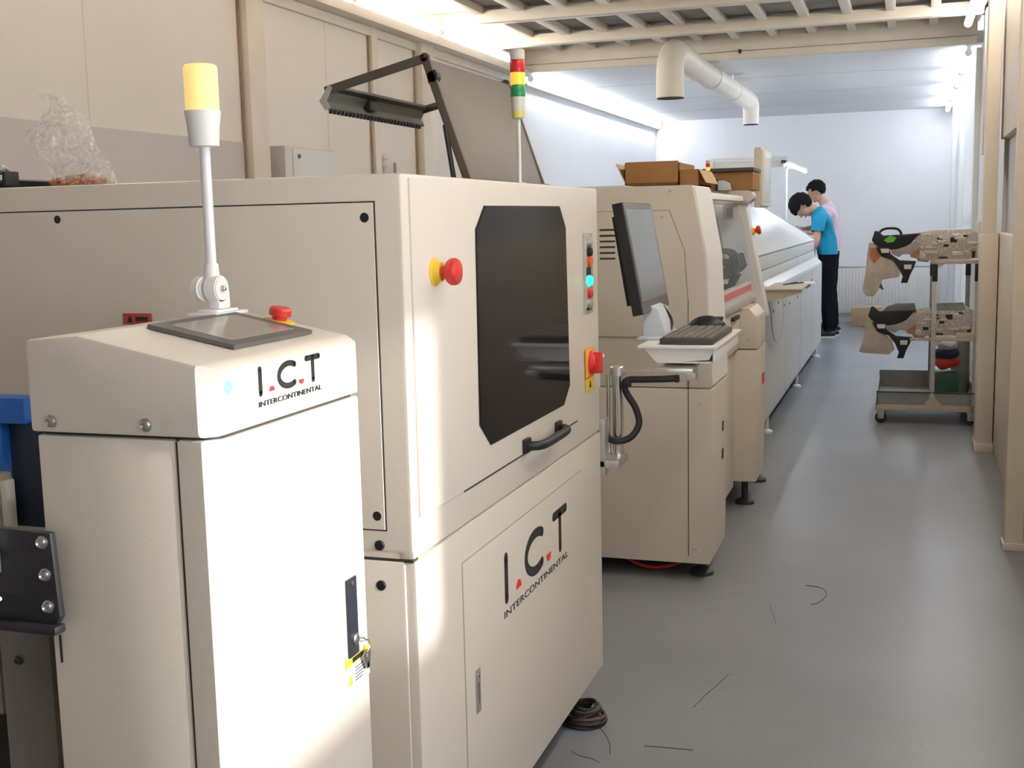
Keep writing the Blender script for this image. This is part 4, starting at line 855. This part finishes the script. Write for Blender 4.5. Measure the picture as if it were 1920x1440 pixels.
# ================================================================== FLOOR BITS
co = thing('cable_coil', (-.80, 2.98, 0), 'dark coil of cables on the floor at the big printer machine corner foot', 'cable')
rnd = random.Random(5)
for k in range(7):
    r = .030 + .006 * k * .8; cx, cy = -.822 + rnd.uniform(-.006, .006), 2.985 + rnd.uniform(-.006, .006)
    MB().tube([(cx + (r + .006) * math.cos(a), cy + r * 1.1 * math.sin(a), .006 + .0065 * (6 - k) + .004 * math.sin(2 * a + k)) for a in [i * math.pi / 16 for i in range(32)]], .0050, 8, closed=True).build('cable_loop', (BLACK, mat('cable_brown', (.10, .05, .035), .5, noise=.2), BLACK)[k % 3], co)
MB().box(-.800, -.775, 2.99, 3.02, .03, .036, .002, rot=Matrix.Rotation(.4, 4, 'Y')).build('tag', WHITE, co)
def scrap(pts, r, label):
    r *= .65
    o = MB().tube(smoothpath([(x, y, r) for x, y in pts], 6), r, 6).build('wire_scrap', DGREY, None, loc=(pts[0][0], pts[0][1], 0))
    tag(o, label, 'wire', 'wire scraps on the floor')
scrap([(-.775, 2.963), (-.745, 2.92), (-.715, 2.86), (-.700, 2.80)], .0014, 'thin bent wire scrap on the floor just right of the cable coil')
scrap([(-.625, 2.87), (-.58, 2.875), (-.545, 2.878), (-.50, 2.88)], .0018, 'straight dark wire scrap lying on the floor at the bottom of the aisle')
scrap([(-.80, 2.79), (-.77, 2.77), (-.735, 2.762), (-.715, 2.745)], .0014, 'short wire scrap on the floor below the cable coil')
scrap([(-.335, 4.36), (-.275, 4.34), (-.255, 4.26), (-.275, 4.17), (-.30, 4.14)], .0016, 'curled hair-thin wire scrap further up the aisle floor')
scrap([(-.44, 4.12), (-.425, 4.04), (-.41, 3.98), (-.395, 3.90)], .0012, 'fine wire scrap on the floor left of the curled one')
scrap([(-.545, 3.15), (-.525, 3.25), (-.505, 3.33), (-.485, 3.42)], .0012, 'fine slanting wire scrap on the aisle floor before the cable coil')
# ================================================================== PEOPLE
def skin_mesh(chains, sub=1):
    """chains: list of lists of (x,y,z,r[,r2]); first vertex is root; shared points merge"""
    verts, edges, rad, idx = [], [], [], {}
    for ch in chains:
        prev = None
        for p in ch:
            k = (round(p[0], 4), round(p[1], 4), round(p[2], 4))
            if k not in idx:
                idx[k] = len(verts); verts.append(p[:3]); rad.append((p[3], p[4] if len(p) > 4 else p[3]))
            i = idx[k]
            if prev is not None and prev != i: edges.append((prev, i))
            prev = i
    me = bpy.data.meshes.new('s'); me.from_pydata(verts, edges, []); o = bpy.data.objects.new('s', me); COL.objects.link(o)
    md = o.modifiers.new('k', 'SKIN'); md.use_smooth_shade = True; md.branch_smoothing = .6
    for i, r in enumerate(rad): me.skin_vertices[0].data[i].radius = r
    me.skin_vertices[0].data[0].use_root = True
    s_ = o.modifiers.new('s', 'SUBSURF'); s_.levels = sub
    return bake(o)
def bake(o):
    dg = bpy.context.evaluated_depsgraph_get(); me = bpy.data.meshes.new_from_object(o.evaluated_get(dg)); bpy.data.objects.remove(o)
    t = bmesh.new(); t.from_mesh(me); bpy.data.meshes.remove(me); return t
def remesh(mb, vox, smooth=2):
    me = bpy.data.meshes.new('r'); mb.bm.to_mesh(me); mb.bm.free(); o = bpy.data.objects.new('r', me); COL.objects.link(o)
    r = o.modifiers.new('r', 'REMESH'); r.mode = 'VOXEL'; r.voxel_size = vox
    s_ = o.modifiers.new('c', 'SMOOTH'); s_.iterations = smooth; s_.factor = .5
    out = MB(); out.bm.free(); out.bm = bake(o); return out
def hand(mb, wrist, palm_dir, side, curl=.6, s=1.0):
    """palm with five separate fingers; palm_dir points to fingers, side points to the thumb"""
    w = Vector(wrist); d = Vector(palm_dir).normalized(); sd = (Vector(side) - d * Vector(side).dot(d)).normalized(); nrm = d.cross(sd).normalized()
    def V4(v, r): return (v.x, v.y, v.z, r * s)
    mb._add(skin_mesh([[V4(w - d * .02, .022), V4(w + d * .02 * s, .026), V4(w + d * .05 * s, .034), V4(w + d * .085 * s, .032)]]))
    for i, (off, L) in enumerate(((.026, .070), (.009, .080), (-.009, .074), (-.026, .058))):
        b = w + d * .082 * s + sd * off * s; p = [V4(b - d * .02, .0095), V4(b, .0095)]; dd = d.copy(); q = b
        for j, f in enumerate((.45, .32, .23)):
            dd = (dd * math.cos(curl * .8) + nrm * math.sin(curl * .8) * 1).normalized(); q = q + dd * L * f * s; p.append(V4(q, .0088 - .0008 * j))
        mb._add(skin_mesh([p]))
    b = w + d * .03 * s + sd * .026 * s; q1 = b + (sd * .7 + d * .6).normalized() * .035 * s; q2 = q1 + (sd * .25 + d * .9 + nrm * .3).normalized() * .030 * s; q3 = q2 + (d * .9 + nrm * .4).normalized() * .024 * s
    mb._add(skin_mesh([[V4(b, .012), V4(q1, .011), V4(q2, .0095), V4(q3, .0085)]]))
def head(mb, c, face, upv, s=1.0):
    """skull, jaw, nose, lips, brow, ears around centre c"""
    c = Vector(c); f = Vector(face).normalized(); u = Vector(upv).normalized(); u = (u - f * u.dot(f)).normalized(); r = f.cross(u)
    R = Matrix((r, f, u)).transposed().to_4x4()
    def P(a, b, d): return c + (r * a + f * b + u * d) * s
    mb.ball(P(0, -.005, .025), .098 * s, (.80, 1.0, .95), rot=R, sub=3)
    mb.ball(P(0, .030, -.035), .070 * s, (.86, .86, 1.12), rot=R, sub=3)
    mb.ball(P(0, .060, -.092), .026 * s, (1.1, .8, .7), rot=R, sub=2)
    mb._add(skin_mesh([[(*P(0, .092, .012), .009 * s), (*P(0, .104, -.016), .011 * s), (*P(0, .108, -.032), .014 * s)]]))
    mb.ball(P(0, .090, -.060), .019 * s, (1.25, .5, .4), rot=R, sub=2)
    mb.ball(P(0, .085, .022), .040 * s, (1.25, .3, .28), rot=R, sub=2)
    for k in (-1, 1):
        mb.ball(P(.080 * k, -.010, -.012), .030 * s, (.30, .62, 1.0), rot=R, sub=2)
    return P, R, r, f, u
def face_parts(parent, P, R, s):
    EW = mat('eye_white', (.75, .74, .72), .3, noise=.02); 
    for k in (-1, 1):
        e = MB().ball(P(.032 * k, .083, .004), .0115 * s, (1.2, .6, .75), rot=R, sub=2).build('eye', EW, parent)
        MB().ball(P(.032 * k, .0905, .004), .0052 * s, (1, .5, 1), rot=R, sub=2).build('iris', BLACK, e)
        MB().ball(P(.034 * k, .090, .024), .018 * s, (1.1, .30, .20), rot=R, sub=2).build('eyebrow', HAIR, parent)
    MB().ball(P(0, .099, -.060), .016 * s, (1.2, .3, .35), rot=R, sub=2).build('lips', mat('lip', (.42, .17, .14), .5, noise=.05), parent)
def hair_mesh(P, R, s, fringe=-.012, back=-.085, thick=1.10):
    """cap of hair grown from the scalp: shell of the skull above a hair line, with tousled surface"""
    t = MB(); t.ball(P(0, -.012, .030), .108 * s * thick, (.84, 1.0, .96), rot=R, sub=4)
    c = P(0, 0, 0); f = Vector(R.col[1][:3]); u = Vector(R.col[2][:3]); r = Vector(R.col[0][:3])
    dele = []
    for v in t.bm.verts:
        q = v.co - c; a, b, d = q.dot(r) / s, q.dot(f) / s, q.dot(u) / s
        line = fringe + .045 if b > .055 else (back + (b + .10) * .30)
        if abs(a) > .05 and b > .0: line = max(line, .015)
        if d < line - .012: dele.append(v)
        v.co += NZ.noise_vector(v.co * 38) * .009 * s
    bmesh.ops.delete(t.bm, geom=dele, context='VERTS')
    bmesh.ops.solidify(t.bm, geom=t.bm.faces[:], thickness=.014 * s)
    return t
SH = lambda n, c: mat(n, c, .85, noise=.12, nscale=9, bump=.5, bscale=14)
TROU = mat('dark_trousers', (.007, .007, .011), .95, spec=.1, noise=.3, nscale=12, bump=.4, bscale=20)
# --- person in the blue T-shirt: stands side-on, bends over the conveyor, head down
def person(name, label, base, *a_, **k_):
    return person_(name, label, base, *a_, **k_)
def person_(name, label, base, pel, chest, neck, hd, face, upv, shN, shF, elN, wrN, elF, wrF, hipw, ank, shirtc, longs=False, gloveN=None, hs=1.0, hairlen=-.085, fringe=-.012, thick=1.10):
    T = thing(name, base, label, 'person')
    px, py_, pz = pel
    mb = MB()
    torso = [(px, py_, pz, .13, .11), (*((Vector(pel) * .5 + Vector(chest) * .5)), .125, .105), (*chest, .14, .11), (*neck, .055)]
    mid = (torso[1][0], torso[1][1], torso[1][2], .125, .105)
    hN = (px, py_ - hipw, pz - .06); hF = (px, py_ + hipw, pz - .06)
    kN = ((px + ank[0][0]) / 2 - .02, (hN[1] + ank[0][1]) / 2, .50); kF = ((px + ank[1][0]) / 2 - .02, (hF[1] + ank[1][1]) / 2, .50)
    body = [[(px, py_, pz, .12, .10), mid, (*chest, .125, .10), (*neck, .052), (*(Vector(neck) * .45 + Vector(hd) * .55), .055)],
            [(px, py_, pz, .12, .10), (*hN, .085), (*kN, .058), (ank[0][0], ank[0][1], .10, .042), (ank[0][0] - .01, ank[0][1], .05, .04), (ank[0][0] - .12, ank[0][1], .035, .032)],
            [(px, py_, pz, .12, .10), (*hF, .085), (*kF, .058), (ank[1][0], ank[1][1], .10, .042), (ank[1][0] - .01, ank[1][1], .05, .04), (ank[1][0] - .12, ank[1][1], .035, .032)],
            [(*chest, .125, .10), (*shN, .055), (*elN, .040), (*(Vector(elN) * .5 + Vector(wrN) * .5), .036), (*wrN, .026)],
            [(*chest, .125, .10), (*shF, .055), (*elF, .040), (*(Vector(elF) * .5 + Vector(wrF) * .5), .036), (*wrF, .026)]]
    mb._add(skin_mesh(body))
    P_, R_m, r_, f_, u_ = head(mb, hd, face, upv, hs)
    dN = Vector(wrN) - Vector(elN); dF = Vector(wrF) - Vector(elF)
    hand(mb, wrN, dN, (0, 1, 0), .5); hand(mb, wrF, dF, (0, -1, 0), .5)
    bodymb = remesh(mb, .0055, 3); CL = bodymb.bm.copy(); bmesh.ops.recalc_face_normals(CL, faces=CL.faces)
    B = bodymb.build('body', SKIN, T)
    face_parts(B, P_, R_m, hs)
    hair_mesh(P_, R_m, hs, fringe, hairlen, thick).build('hair', HAIR, B)
    # T-shirt: own surface over torso and upper arms, ending at sleeve, neck and hem
    cm = Vector(chest)
    def lerp(a, b_, t_): return tuple(Vector(a) * (1 - t_) + Vector(b_) * t_)
    sN = lerp(shN, elN, .62 if not longs else .97); sF = lerp(shF, elF, .62 if not longs else .97)
    def inflate(chains, g): return [[(*p[:3], p[3] + g, (p[4] if len(p) > 4 else p[3]) + g) for p in c] for c in chains]
    def beyond(q):
        if q.z < pz - .03: return True
        c_ = Vector(chest); dn = Vector(neck) - c_; ln = dn.length; dn.normalize(); tn = (q - c_).dot(dn)
        if tn > .80 * ln and (q - c_ - dn * tn).length < .115: return True
        if (q - Vector(hd)).length < .14: return True
        ax = c_ - Vector(pel); la = ax.length; ax.normalize(); ta = min(max((q - Vector(pel)).dot(ax), 0), la); dt = (q - Vector(pel) - ax * ta).length
        for a, e, w_, lim in ((shN, elN, wrN, sN), (shF, elF, wrF, sF)):
            a, e, w_ = Vector(a), Vector(e), Vector(w_); d1 = (e - a); l1 = d1.length; d1.normalize(); t1 = (q - a).dot(d1)
            if t1 > (.97 if longs else .62) * l1 and t1 < l1 + .15 and (q - a - d1 * t1).length < .086 and dt > .165 and (q - e).length < l1: return True
            d2 = w_ - e; l2 = d2.length; d2.normalize(); t2 = (q - e).dot(d2)
            if -.02 < t2 < l2 + .35 and (q - e - d2 * t2).length < .15 and dt > .17: return True
        return False
    def garment(outside, lift):
        g = MB(); g.bm.free(); g.bm = CL.copy()
        bmesh.ops.delete(g.bm, geom=[v for v in g.bm.verts if outside(v.co)], context='VERTS')
        g.bm.normal_update(); N0 = [(v, v.normal.copy()) for v in g.bm.verts]
        for v, n_ in N0: v.co += n_ * lift
        for _ in range(10): bmesh.ops.smooth_vert(g.bm, verts=g.bm.verts, factor=.5, use_axis_x=True, use_axis_y=True, use_axis_z=True)
        g.bm.normal_update()
        for v in g.bm.verts: v.co += NZ.noise_vector(v.co * 9) * .006
        return g
    sm = garment(beyond, .030)
    sm.build('shirt', shirtc, T)
    def no_leg(q): return q.z > pz + .05 or q.z < .085 or (q.z > .6 and min((q - Vector(wrN)).length, (q - Vector(wrF)).length) < .20 and abs(q.y - pel[1]) > .165)
    tm = garment(no_leg, .024)
    tm.build('trousers', TROU, T)
    for a in ank:
        t = MB(); t.ball((a[0] - .05, a[1], .042), .05, (2.6, .92, .95), sub=3); t.ball((a[0] - .01, a[1], .075), .05, (1.2, .9, 1.0), sub=2)
        for v in t.bm.verts: v.co.z = max(v.co.z, .004)
        s2 = t.build('shoe', BLACK, T)
        MB().prism([(a[0] - .17 + .0, .0), (a[0] + .07, .0), (a[0] + .078, .02), (a[0] - .175, .02)], 'y', a[1] - .042, a[1] + .042, .004).build('sole', WHITE, s2)
    if gloveN:
        g = MB(); hand(g, wrN, dN, (0, 1, 0), .5, 1.12); g = remesh(g, .005, 1); g.build('glove', gloveN, T)
    return T
person('person', 'person in a bright blue T-shirt and dark trousers bending over the white conveyor', (-.85, 13.6, 0),
       (-.842, 13.62, .955), (-.905, 13.60, 1.315), (-1.010, 13.60, 1.445), (-1.125, 13.60, 1.465), (-.28, -.05, -.96), (-.95, 0, .28),
       (-.935, 13.43, 1.35), (-.96, 13.78, 1.36), (-.955, 13.38, 1.075), (-.990, 13.42, .985), (-1.02, 13.82, 1.22), (-1.11, 13.70, 1.215), .09,
       ((-.83, 13.60), (-.80, 13.80)), SH('tshirt_blue', (.0, .22, .36)), gloveN=mat('glove_dark', (.03, .07, .08), .6, noise=.2), hs=1.10, thick=1.13)
person('person', 'person in a pale pink shirt with short black hair standing behind the one in blue', (-.82, 14.35, 0),
       (-.86, 14.35, .97), (-.885, 14.35, 1.36), (-.955, 14.35, 1.52), (-1.035, 14.35, 1.635), (-.88, -.12, -.38), (-.35, 0, .93),
       (-.90, 14.17, 1.42), (-.91, 14.53, 1.42), (-.98, 14.13, 1.17), (-1.14, 14.20, 1.16), (-.98, 14.57, 1.17), (-1.14, 14.48, 1.16), .09,
       ((-.81, 14.28), (-.86, 14.48)), SH('shirt_pink', (.68, .52, .60)), longs=True, hairlen=-.055, fringe=.012, thick=1.04)
